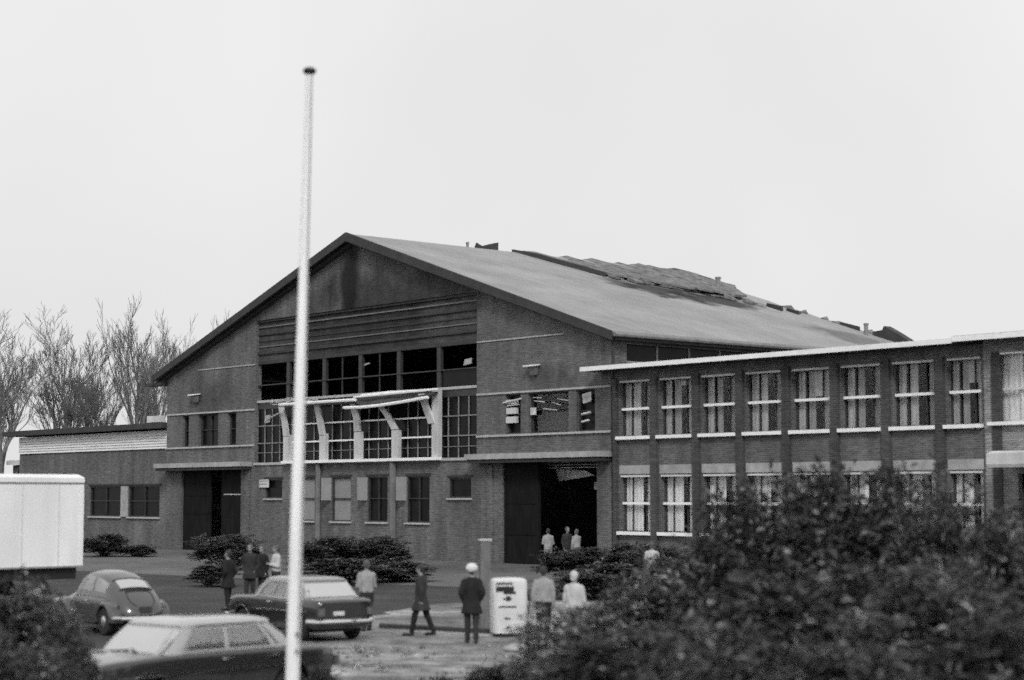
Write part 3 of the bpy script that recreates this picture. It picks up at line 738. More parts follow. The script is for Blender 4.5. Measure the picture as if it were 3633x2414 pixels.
for a, b in ((27.62,31.4),(33,36.5)):
    o = win(WR, a, b, 6.02, 8.6, -.15, M['white_dirty'], M['glass'], vb=[(a+1.2,.07),(a+2.4,.07)], fw=.06, org=WO, sill=(-.63,-.21,.13,M['white']), depth=.1)
    w = MB(WO); w.box(a+.06,b-.06,-.31,-.21,7.2,7.28); w.build('transom', M['white_dirty'], o)
    w = MB(WO); w.box(a+.02,b-.02,-.45,-.21,8.53,8.597); w.build('head_board', M['white'], o)
    wavy(a+.05, a+1.12, -.06, 6.08, 8.54, WO, .01).build('curtain', M['curtain'], o); wavy(a+1.26, b-.05, -.06, 6.08, 8.54, WO, .01).build('curtain', M['curtain'], o)
w = MB(WO); w.rings([[(28.6,-2.05,4.3),(33.2,-2.05,4.3),(33.2,-.403,4.3),(28.6,-.403,4.3)],[(28.54,-2.1,4.42),(33.2,-2.1,4.42),(33.2,-.403,4.42),(28.54,-.403,4.42)],[(28.54,-2.1,4.82),(33.2,-2.1,4.82),(33.2,-.403,4.82),(28.54,-.403,4.82)],[(28.7,-1.95,4.9),(33.1,-1.95,4.9),(33.1,-.403,4.9),(28.7,-.403,4.9)]]); w.build('entrance_canopy', M['white_dirty'], WR)
w = MB(WO); w.box(28.72,32.48,-.15,-.07,.02,4.08); w.build('entrance_door', M['soot_glass'], WR)

# ------------------------------------------------------------------ flagpole
p = at(677, 25.0); lean = .012
FP = empty('flagpole', (p.x - .0, p.y, 0), 0, 'tall white tapering flagpole with black cap standing before the parked cars', 'flagpole')
zt = 9.0
w = MB(); w.tube([(0,0,0),(.02,0,1),(.08,0,4.5),(.17,0,zt)], [.100,.096,.080,.042], 20); w.build('pole', M['pole_paint'], FP, smooth='auto')
w = MB(); w.lathe_z((.17,0,zt), [(.04,-.02),(.075,.0),(.092,.022),(.088,.055),(.05,.078),(.015,.085)], 16); w.build('cap', M['black'], FP, smooth='auto')
w = MB(); w.box(.06,.14,-.13,-.095,1.2,1.24); w.box(.06,.14,-.13,-.095,1.42,1.46); w.build('cleat', M['grey_paint'], FP)
w = MB(); w.tube([(.10,-.14,1.3),(.16,-.15,4.5),(.215,-.09,8.95)], .008, 4); w.build('halyard', M['pipe'], FP)

# ------------------------------------------------------------------ cars
def surf_grid(fn, us, vs_, closed_v=False):
    return [[fn(u, v) for v in vs_] for u in us]
def wheel(root, x, y, r, wdt, face):
    t = MB(); prof = [(r*.62,-wdt/2),(r*.9,-wdt/2),(r*.98,-wdt*.32),(r,-wdt*.1),(r,wdt*.1),(r*.98,wdt*.32),(r*.9,wdt/2),(r*.62,wdt/2)]
    t.lathe_y((x,y,r), prof, 26); o = t.build('wheel', M['tyre'], root, smooth='auto')
    h = MB(); s = face
    h.lathe_y((x,y,r), [(r*.61,s*wdt*.1),(r*.62,s*wdt*.46),(r*.55,s*wdt*.5),(r*.42,s*wdt*.46),(r*.36,s*wdt*.56),(r*.15,s*wdt*.63),(r*.02,s*wdt*.64)], 22); h.build('hubcap', M['hub'], o, smooth='auto')
def cut(o, cutters):
    obs = []
    for c in cutters:
        b = MB(); b.lathe_y((c[0],c[1],c[2]), [(c[3],-c[4]),(c[3],c[4])], 30); q = b.build('tmp', M['black']); q.parent = o.parent
        m = o.modifiers.new('b', 'BOOLEAN'); m.operation = 'DIFFERENCE'; m.object = q; m.solver = 'EXACT'; obs.append(q)
    evaluated(o)
    for q in obs: bpy.data.objects.remove(q)
    o.data.polygons.foreach_set('use_smooth', [True]*len(o.data.polygons)); o.data.set_sharp_from_angle(angle=R(32))
def chaikin(pts, it=1):
    for _ in range(it):
        out = [pts[0]]
        for a, b in zip(pts[:-1], pts[1:]):
            out.append(tuple(a[i]*.78+b[i]*.22 for i in (0,1))); out.append(tuple(a[i]*.22+b[i]*.78 for i in (0,1)))
        out.append(pts[-1]); pts = out
    return pts
def rrect_(cx, cy, hx, hy, r, z, n=4):
    out = []
    for qx, qy, a0 in ((1,1,0),(-1,1,90),(-1,-1,180),(1,-1,270)):
        for k in range(n+1):
            a = R(a0+90*k/n); out.append((cx+qx*(hx-r)+r*math.cos(a), cy+qy*(hy-r)+r*math.sin(a), z))
    return out
def sedan(root, paint, L=4.2, stations=None, gh=None, wheels=None, wr=.31, halfw=.78, tail='sedan', roofm=None):
    """stations: (x, zbottom, zshoulder, ztop_centre, halfwidth)"""
    xs = [s[0] for s in stations]
    fs = [pchip(xs, [s[k] for s in stations]) for k in (1,2,3,4)]
    N_ = 46; rings = []
    for i in range(N_+1):
        x = xs[0] + (xs[-1]-xs[0])*(.5-.5*math.cos(math.pi*i/N_))
        zb, zs, ztp, hw = [f(x) for f in fs]
        half = [(0,zb),(hw*.80,zb),(hw*.93,zb+.06),(hw*1.0,zb+(zs-zb)*.55),(hw*.985,zs-.07),(hw*.965,zs-.012),(hw*.90,zs+.012),(hw*.5,ztp-(ztp-zs)*.25),(0,ztp)]
        half = chaikin(half, 2)
        ring = [(x, a, b) for a, b in half] + [(x, -a, b) for a, b in reversed(half[1:-1])]
        rings.append(ring)
    b = MB(); b.rings(rings); body = b.build('body', paint, root, smooth='auto')
    cut(body, [(wx_, sd*halfw, wr+.02, wr+.07, .26) for wx_ in wheels for sd in (1,-1)])
    for wx_ in wheels:
        for sd in (1, -1): wheel(root, wx_, sd*(halfw-.11), wr, .17, sd)
    # cabin: superelliptic plan at every level
    xrb, xfb, xrt, xft, zb, zt_, wb, wt = gh
    n_ = 7.0
    def lev(v):
        xr = xrb+(xrt-xrb)*v; xf = xfb+(xft-xfb)*v
        bulge = .03*math.sin(math.pi*v)
        return (xr+xf)/2, (xf-xr)/2+bulge, wb+(wt-wb)*v+bulge*.6, zb+(zt_-zb)*v
    def side(c, v, s, off=0):
        xc, a, w_, z = lev(v); c = max(-.985, min(.985, c)); return (xc+a*c, s*(w_*(1-abs(c)**n_)**(1/n_)+off), z)
    def end(c, v, s, off=0):
        xc, a, w_, z = lev(v); return (xc+s*(a*(1-abs(c)**n_)**(1/n_)+off), w_*c, z+off*.3)
    def ring(v, k=1., zz=None, n=64):
        xc, a, w_, z = lev(v); out = []
        for i in range(n):
            t = 2*math.pi*i/n; ct_, st_ = math.cos(t), math.sin(t)
            out.append((xc+a*k*math.copysign(abs(ct_)**(2/n_), ct_), w_*k*math.copysign(abs(st_)**(2/n_), st_), z if zz is None else zz))
        return out
    cab = None
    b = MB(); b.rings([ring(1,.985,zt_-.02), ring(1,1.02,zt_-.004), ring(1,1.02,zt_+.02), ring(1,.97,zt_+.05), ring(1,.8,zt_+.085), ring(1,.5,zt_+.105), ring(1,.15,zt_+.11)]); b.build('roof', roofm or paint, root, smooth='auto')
    def patch(fn, c0, c1, v0, v1, s, off, k=10):
        rs = []
        for i in range(k+1):
            c = c0+(c1-c0)*i/k
            rs.append([fn(c, v0, s, off), fn(c, v0+(v1-v0)*.33, s, off), fn(c, v0+(v1-v0)*.66, s, off), fn(c, v1, s, off), fn(c, v1, s, off-.012), fn(c, v0, s, off-.012)])
        return rs
    def solid(fn, c0, c1, v0, v1, s, k=6):
        rs = []
        for i in range(k+1):
            c = c0+(c1-c0)*i/k; rs.append([fn(c, v0, s, 0), fn(c, (v0+v1)/2, s, 0), fn(c, v1, s, 0), fn(c, v1, s, -.035), fn(c, (v0+v1)/2, s, -.035), fn(c, v0, s, -.035)])
        return rs
    b = MB()
    sidebars = ((-.985,-.88),(-.63,-.57),(.05,.10),(.945,.985)) if tail != 'two' else ((-.985,-.79),(-.36,-.29),(.19,.25),(.87,.985))
    for s in (1, -1):
        for c0, c1 in sidebars: b.rings(solid(side, c0, c1, -.06, 1, s))
        b.rings(solid(side, -.985, .985, -.10, .11, s, 14)); b.rings(solid(side, -.985, .985, .87, 1, s, 14))
        b.rings(solid(end, -.985, .985, -.10, .13, s, 12)); b.rings(solid(end, -.985, .985, .87, 1, s, 12))
        for c0, c1 in ((-.985,-.90),(.90,.985)): b.rings(solid(end, c0, c1, -.06, 1, s))
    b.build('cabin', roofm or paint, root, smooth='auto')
    for x_, w_ in ((gh[1]-1.0, .5), (gh[1]-1.95, 1.2)):           # seat backs
        for y_ in ((-.33, .33) if w_ < 1 else (0,)):
            b = MB(); b.rings([rrect_(x_, y_, .09, w_/2*.98, .05, zb-.25), rrect_(x_-.05, y_, .085, w_/2, .05, zb+.02), rrect_(x_-.09, y_, .06, w_/2*.92, .05, zb+.13), rrect_(x_-.1, y_, .03, w_/2*.8, .028, zb+.16)]); b.build('seat', M['interior'], root, smooth='auto')
    b = MB(); b.tube([(gh[1]-.55+.02*math.cos(a), .34+.17*math.sin(a), zb+.02+.15*math.cos(a)) for a in [2*math.pi*k/16 for k in range(17)]], .012, 5); b.build('steering_wheel', M['black'], root)
    b = MB(); b.rings(patch(end, -.93, .93, .08, .9, 1, .008)); b.build('windscreen', M['car_glass'], root, smooth='auto')
    b = MB(); b.rings(patch(end, -.90, .90, .12, .88, -1, .008)); b.build('rear_window', M['car_glass'], root, smooth='auto')
    for s in (1, -1):
        b = MB(); b.tube([side(.93, .02, s, .012), side(.9, .5, s, .012), side(.88, .98, s, .012)], .016, 4); b.build('pillar_trim', M['chrome'], root); b = MB(); b.tube([side(-.9, .02, s, .012), side(-.9, .98, s, .012)], .012, 4); b.build('pillar_trim', M['chrome'], root)
        for c0, c1 in ((-.89,-.62) if tail != 'two' else (-.8,-.35), (-.58,.06) if tail != 'two' else (-.3,.2), (.09,.95) if tail != 'two' else (.24,.88)):
            b = MB(); b.rings(patch(side, c0, c1, .1, .88, s, -.012, 10)); b.build('side_window', M['clear_car_glass'], root, smooth='auto')
        b = MB(); b.tube([side(c/10, 0, s, .015) for c in range(-9, 10)], .012, 5); b.build('trim_strip', M['chrome'], root)
        b = MB(); b.tube([side(c/10, 1, s, .02) for c in range(-9, 10)], .012, 5); b.build('rain_gutter', M['chrome'], root)
        for xh in (gh[0]+.55, gh[0]+1.45):
            b = MB(); hz = fs[1](xh)-.10; b.tube([(xh,s*(fs[3](xh)+.012),hz),(xh+.14,s*(fs[3](xh+.14)+.022),hz),(xh+.2,s*(fs[3](xh+.2)+.01),hz)], .014, 5); b.build('door_handle', M['chrome'], root)
        b = MB(); b.tube([(wheels[1]+math.cos(a)*(wr+.078), s*(halfw*.985), wr+.02+math.sin(a)*(wr+.078)) for a in [math.pi*k/12 for k in range(13)]], .012, 5); b.build('arch_trim', M['chrome'], root)
    b = MB(); b.rings([[(gh[1]+.05,-.3,zb+.02),(gh[1]+.05,-.3,zb+.035),(gh[1]-.05,-.0,zb+.06),(gh[1]-.05,-.0,zb+.045)],[(gh[1]+.06,-.25,zb+.02),(gh[1]+.06,-.25,zb+.035),(gh[1]-.04,.05,zb+.06),(gh[1]-.04,.05,zb+.045)]]); b.tube([(gh[1]+.06,.35,zb+.03),(gh[1]-.06,.05,zb+.07)], .012, 4); b.build('wiper', M['black'], root)
    for s in (1, -1):            # door gaps
        for xh in (gh[0]+.42, (gh[0]+gh[1])/2+.05, gh[1]-.02):
            b = MB(); h_ = []
            for k in range(7):
                t = k/6; zb_, zs_, hw_ = fs[0](xh), fs[1](xh), fs[3](xh); z = zb_+.08+(zs_-.04-zb_-.08)*t
                y = np.interp(z, [zb_+.06, zb_+(zs_-zb_)*.55, zs_-.07, zs_-.012], [hw_*.93, hw_, hw_*.985, hw_*.965]); h_.append((xh, s*(y+.001), z))
            b.tube(h_, .007, 4); b.build('door_gap', M['black'], root)
        b = MB(); b.tube([(x, s*(fs[3](x)+.004), fs[0](x)+(fs[1](x)-fs[0](x))*.62) for x in np.linspace(xs[0]+.4, xs[-1]-.35, 14)], .011, 4); b.build('side_moulding', M['chrome'], root)
    # bumpers, lamps, plates
    x0, x1 = xs[0], xs[-1]
    for x, d in ((x0, -1), (x1, 1)):
        b = MB(); b.tube([(x-d*.30, -halfw-.02, .47),(x-d*.05,-halfw*.96,.47),(x+d*.06,-halfw*.6,.47),(x+d*.09,0,.47),(x+d*.06,halfw*.6,.47),(x-d*.05,halfw*.96,.47),(x-d*.30,halfw+.02,.47)], .05, 8); b.build('bumper', M['chrome'], root, smooth='auto')
    for s in (1, -1):
        b = MB(); b.ellipsoid((x1-.02, s*halfw*.72, .66), (.05,.10,.10)); b.build('headlight', M['chrome'], root, smooth='auto')
        b = MB(); b.box(x0-.03, x0+.03, s*halfw*.8-.07, s*halfw*.8+.07, .60, .76); b.build('tail_light', M['lamp_red'], root)
    b = MB(); b.box(x0-.035, x0+.02, .05, .33, .60, .69); b.build('number_plate', M['white_dirty'], root)
    b = MB(); b.box(x1-.03, x1+.025, -.5, .5, .55, .7); b.build('grille', M['trim'], root)
    b = MB(); b.box(xs[0]+.5, xs[-1]-.5, -halfw*.7, halfw*.7, .2, .3); b.build('underside', M['black'], root)

def heading(hx, hy): return math.atan2(hy, hx)
# front saloon (faces left and towards the viewer)
c = at(449, 28.5)
CA = empty('parked_saloon', (c.x, c.y, 0), heading(-.66,-.75), 'dark saloon car with roof toned pale as reflected sky and big windscreen, nearest the flagpole foot', 'car', 'cars parked in the forecourt')
sedan(CA, M['paint_dark'], roofm=M['sky_sheen_pale'], stations=[(-2.34,.42,.82,.84,.62),(-2.22,.34,.90,.92,.74),(-1.7,.28,.94,.98,.82),(-.6,.26,.96,1.0,.84),(.7,.26,.96,1.0,.84),(1.6,.28,.93,.98,.82),(2.2,.34,.87,.89,.75),(2.3,.42,.77,.79,.66)],
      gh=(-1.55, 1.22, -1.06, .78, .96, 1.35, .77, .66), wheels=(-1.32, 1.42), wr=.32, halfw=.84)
# dark saloon seen from behind
c = at(690, 43.8)
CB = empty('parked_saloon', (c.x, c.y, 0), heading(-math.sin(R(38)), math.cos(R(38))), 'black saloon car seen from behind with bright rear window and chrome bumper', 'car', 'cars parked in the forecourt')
sedan(CB, M['paint_black'], roofm=M['sky_sheen_mid'], stations=[(-2.05,.38,.88,.89,.68),(-1.98,.30,.93,.95,.75),(-1.5,.26,.95,.99,.79),(-.6,.24,.95,.99,.80),(.5,.24,.94,.98,.80),(1.3,.26,.93,.97,.78),(1.9,.32,.88,.90,.72),(2.02,.40,.80,.82,.64)],
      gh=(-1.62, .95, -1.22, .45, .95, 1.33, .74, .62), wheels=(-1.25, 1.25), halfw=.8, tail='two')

# small rounded car
c = at(262, 45.6)
VW = empty('rounded_car', (c.x, c.y, 0), heading(-.60,.80), 'grey round backed small car parked beside the white truck', 'car', 'cars parked in the forecourt')
def beetle(root):
    pm = M['paint_grey']
    stt = [(-1.98,.42,.52,.20),(-1.90,.34,.66,.42),(-1.65,.28,.90,.58),(-1.3,.26,1.13,.64),(-.9,.25,1.33,.67),(-.45,.25,1.46,.68),(0,.25,1.49,.68),(.35,.25,1.43,.68),(.62,.25,1.18,.67),(.8,.25,.98,.66),(1.2,.27,.93,.58),(1.6,.32,.82,.45),(1.85,.38,.66,.30),(1.93,.44,.54,.16)]
    xs = [s[0] for s in stt]; fz0, fz1, fw_ = [pchip(xs, [s[k] for s in stt]) for k in (1,2,3)]
    def half(x):
        zb, ztp, w_ = fz0(x), fz1(x), fw_(x); bel = min(.86, zb+.62*(ztp-zb)); up = ztp-bel
        k = min(1, max(0, (ztp-.98)/.4))     # cabin narrows above the belt
        h = [(0,zb),(w_*.9,zb),(w_,zb+.08),(w_,bel-.06),(w_*(.98-.03*k),bel),(w_*(.93-.05*k),bel+up*.3),(w_*(.84-.03*k),bel+up*.66),(w_*.62,bel+up*.9),(w_*.3,ztp-up*.015),(0,ztp)]
        return chaikin(h, 2)
    def pt(x, q):                            # q 0..1 along the half profile
        h = half(x); f = q*(len(h)-1); i = min(int(f), len(h)-2); t = f-i
        return (h[i][0]*(1-t)+h[i+1][0]*t, h[i][1]*(1-t)+h[i+1][1]*t)
    N_ = 48; rings = []
    for i in range(N_+1):
        x = xs[0]+(xs[-1]-xs[0])*(.5-.5*math.cos(math.pi*i/N_)); h = half(x)
        rings.append([(x,a,b) for a, b in h]+[(x,-a,b) for a, b in reversed(h[1:-1])])
    b = MB(); b.rings(rings); b.build('body', pm, root, smooth='auto')
    def patch(x0, x1, q0, q1, s, k=8, off=.012):
        rs = []
        for i in range(k+1):
            x = x0+(x1-x0)*i/k
            r = [];
            for j in range(7):
                y, z = pt(x, q0+(q1-q0)*j/6); r.append((x, s*(y+off), z+off*.3))
            for j in (6, 0):
                y, z = pt(x, q0+(q1-q0)*j/6); r.append((x, s*(y-.01), z))
            rs.append(r)
        return rs
    for s in (1, -1):
        for x0, x1 in ((-1.02,-.42), (-.34,.42)):
            b = MB(); b.rings(patch(x0, x1, .53, .70, s)); b.build('side_window', M['car_side_glass'], root, smooth='auto')
    # rear window and engine lid seams follow the back
    def back(y, x, off):
        # height of the skin at (x, y)
        best = None
        h = half(x)
        for (a0,b0),(a1,b1) in zip(h[len(h)//2:], h[len(h)//2+1:]):
            if (a0-abs(y))*(a1-abs(y)) <= 0 and abs(a0-a1) > 1e-6: best = b0+(b1-b0)*(a0-abs(y))/(a0-a1)
        return (x-off*.6, y, (best or fz1(x))+off*.8)
    rs = []
    for i in range(9):
        x = -1.34+.34*i/8; rs.append([back(y, x, .012) for y in np.linspace(-.36,.36,11)] + [back(y, x, -.02) for y in np.linspace(.36,-.36,11)])
    b = MB(); b.rings(rs); b.build('rear_window', M['car_glass'], root, smooth='auto')
    b = MB(); b.tube([back(y, -.98, .014) for y in np.linspace(-.42,.42,12)], .014, 5); b.tube([back(y, -1.38, .014) for y in np.linspace(-.42,.42,12)], .016, 5); b.tube([back(y, -1.46, .01) for y in np.linspace(-.3,.3,9)], .02, 5)
    b.build('window_rubber', M['black'], root)
    b = MB(); b.tube([back(y, x, .008) for x, y in ((-1.48,-.3),(-1.62,-.33),(-1.78,-.3),(-1.88,-.2))], .008, 4); b.tube([back(y, x, .008) for x, y in ((-1.48,.3),(-1.62,.33),(-1.78,.3),(-1.88,.2))], .008, 4); b.build('lid_seam', M['black'], root)
    b = MB(); b.box(-1.99,-1.9,-.14,.14,.55,.68); b.build('number_plate', M['trim'], root)
    for x, sg in ((-1.22,-1), (1.2,1)):
        for s in (1, -1):
            b = MB(); rs = []
            for k in range(15):                  # mudguard: arched shell round the wheel
                a = math.pi*(k/14)*1.06 - .12; r = .46+.05*math.sin(a)
                if sg < 0: dx = -.10*max(0, -math.cos(a))
                else: dx = .10*max(0, math.cos(a))
                cx_, cz_ = x+math.cos(a)*r+dx, .34+math.sin(a)*r*.92
                ix, iz = x+math.cos(a)*(r-.13), .34+math.sin(a)*(r-.13)*.92
                rs.append([(cx_,s*.50,cz_),(cx_,s*.66,cz_-.005),(x+(cx_-x)*.95,s*.74,.34+(cz_-.34)*.94),(ix*.6+cx_*.4,s*.775,iz*.6+cz_*.4),(ix,s*.77,iz),(ix,s*.5,iz)])
            b.rings(rs); b.build('mudguard', pm, root, smooth='auto')
            wheel(root, x, s*.655, .325, .16, s)
    for s in (1, -1):
        b = MB(); b.box(-.78,.78,s*.60 if s > 0 else -.76, .76 if s > 0 else -.60,.27,.32); b.build('running_board', M['trim'], root)
        b = MB(); b.ellipsoid((-1.63,s*.62,.66),(.06,.06,.1)); b.build('tail_light', M['lamp_red'], root, smooth='auto')
        b = MB(); b.ellipsoid((1.62,s*.60,.66),(.08,.1,.11)); b.build('headlight', M['chrome'], root, smooth='auto')
        b = MB(); b.tube([(x, s*(pt(x,.46)[0]+.012), pt(x,.46)[1]) for x in np.linspace(-1.3,1.2,18)], .010, 4); b.build('trim_strip', M['chrome'], root)
        b = MB(); b.tube([(-.22,s*.70,.78),(-.14,s*.715,.78),(-.08,s*.70,.78)], .013, 5); b.build('door_handle', M['chrome'], root)
    b = MB(); b.tube([(-1.7,-.72,.42),(-2.02,-.62,.42),(-2.07,0,.42),(-2.02,.62,.42),(-1.7,.72,.42)], .045, 8); b.build('bumper', M['chrome'], root, smooth='auto')
    b = MB(); b.tube([(1.7,-.7,.42),(2.0,-.6,.42),(2.05,0,.42),(2.0,.6,.42),(1.7,.7,.42)], .045, 8); b.build('bumper', M['chrome'], root, smooth='auto')
    b = MB(); b.box(-1.5,1.5,-.55,.55,.2,.28); b.build('underside', M['black'], root)
beetle(VW)

# white box truck
a_ = R(45); pr = at(195, 55.0); ud = Vector((math.cos(a_), math.sin(a_), 0))
TR = empty('box_truck', tuple(pr - ud*3.2), a_, 'white box bodied truck cut off by the left edge of the photo', 'truck')
# local x to the right end, side towards the viewer is -y
b = MB(); b.box(-3.6,3.2,0,2.3,1.24,3.66); b.build('box_body', M['truck_white'], TR)
b = MB(); b.rings([[(-3.63,-.03,3.663),(3.23,-.03,3.663),(3.23,2.33,3.663),(-3.63,2.33,3.663)],[(-3.63,-.03,3.80),(3.23,-.03,3.80),(3.23,2.33,3.80),(-3.63,2.33,3.80)],[(-3.5,.12,3.9),(3.1,.12,3.9),(3.1,2.2,3.9),(-3.5,2.2,3.9)]]); b.build('roof_rim', M['truck_white'], TR)
b = MB(); b.box(-3.62,3.22,-.018,-.002,3.62,3.655); b.box(-3.62,3.22,-.02,2.32,1.19,1.237); b.build('edge_trim', M['grey_paint'], TR)
for x in (-2.4, -1.2, 0, 1.2, 2.4):
    b = MB(); b.box(x-.015, x+.015, -.012, -.002, 1.25, 3.61); b.build('panel_seam', M['truck_seam'], TR)
b = MB(); b.box(3.1,3.22,-.022,-.002,1.24,3.60); b.build('corner_post', M['truck_white'], TR)
b = MB(); b.box(-3.6,3.1,.15,2.15,.85,1.185); b.build('chassis', M['black'], TR)
b = MB(); b.rings([[(-5.6,.1,.55),(-3.75,.1,.55),(-3.75,2.2,.55),(-5.6,2.2,.55)],[(-5.65,.08,1.6),(-3.75,.08,1.6),(-3.75,2.22,1.6),(-5.65,2.22,1.6)],[(-5.2,.2,2.65),(-3.75,.2,2.65),(-3.75,2.1,2.65),(-5.2,2.1,2.65)]]); b.build('cab', M['truck_white'], TR)
for x in (-4.6, 1.8):
    for y, f_ in ((.16,-1), (2.14,1)): wheel(TR, x, y, .45, .26, f_)

# ------------------------------------------------------------------ petrol pump, posts
c = at(1172, 43.9)
PU = empty('petrol_pump', (c.x, c.y, 0), R(12), 'white rounded petrol pump cabinet with dark dial band standing on a dark plinth', 'petrol pump')
def rrect(hx, hy, r, z, n=6):
    out = []
    for qx, qy, a0 in ((1,1,0),(-1,1,90),(-1,-1,180),(1,-1,270)):
        for k in range(n+1):
            a = R(a0+90*k/n); out.append((qx*(hx-r)+r*math.cos(a), qy*(hy-r)+r*math.sin(a), z))
    return out
b = MB(); b.rings([rrect(.40,.30,.14,.09),rrect(.405,.305,.15,.2),rrect(.41,.31,.16,1.24),rrect(.40,.30,.16,1.31),rrect(.34,.25,.16,1.35),rrect(.18,.12,.1,1.365)]); b.build('cabinet', M['pump_white'], PU, smooth='auto')
b = MB(); b.rings([rrect(.36,.26,.12,0),rrect(.36,.26,.12,.088)]); b.build('plinth', M['black'], PU)
b = MB(); b.box(-.36,.06,-.325,-.312,1.06,1.17); b.box(-.18,.10,-.325,-.312,1.00,1.055); b.build('dial', M['black'], PU)
b = MB(); b.box(-.3,.12,-.322,-.311,.69,.72); b.box(-.36,.04,-.322,-.311,1.215,1.235); b.box(-.36,.02,-.322,-.311,1.25,1.265); b.build('trim_line', M['trim'], PU)
b = MB(); b.box(-.2,.02,-.322,-.311,.87,.90); b.box(-.12,-.02,-.322,-.311,.84,.869); b.box(-.12,-.02,-.322,-.311,.901,.95); b.build('emblem', M['trim'], PU)
b = MB(); b.box(-.16,-.02,-.322,-.311,.42,.455); b.box(-.12,-.03,-.322,-.311,.22,.25); b.build('badge', M['trim'], PU)
b = MB(); b.tube([(.43,-.05,1.05),(.5,-.05,.8),(.47,-.05,.5),(.43,-.05,.75)], .018, 6); b.build('hose', M['black'], PU)
c = at(1118, 46.3)
PO = empty('timber_post', (c.x, c.y, 0), R(10), 'pale square post with light cap behind the person in the white cap', 'post')
b = MB(); b.rings([[(-.12,-.12,0),(.12,-.12,0),(.12,.12,0),(-.12,.12,0)],[(-.12,-.12,2.16),(.12,-.12,2.16),(.12,.12,2.16),(-.12,.12,2.16)]]); b.build('shaft', M['wood'], PO)
b = MB(); b.box(-.15,.15,-.15,.15,2.162,2.21); b.build('cap', M['white_dirty'], PO)
# kerb of the pump island, coloured dark for the shadow line there
b = MB(); pts = [(-3.3,46.6),(-2.2,45.9),(-.9,44.9),(1.0,44.5),(1.0,44.9),(-.9,45.3),(-2.2,46.35),(-3.3,47.1)]
b.plate(pts, [], lambda x, y: (x, y, .10), lambda x, y: (x, y, 0)); tag(b.build('kerb', M['trim']), kind='structure')
b = MB(); b.ellipsoid((0,0,.06), (.42,.3,.13)); o = b.build('stone', M['concrete'], smooth='auto'); c = at(1205, 39.6); o.location = c
tag(o, 'pale flat stone lying on the gravel in front of the petrol pump', 'stone')

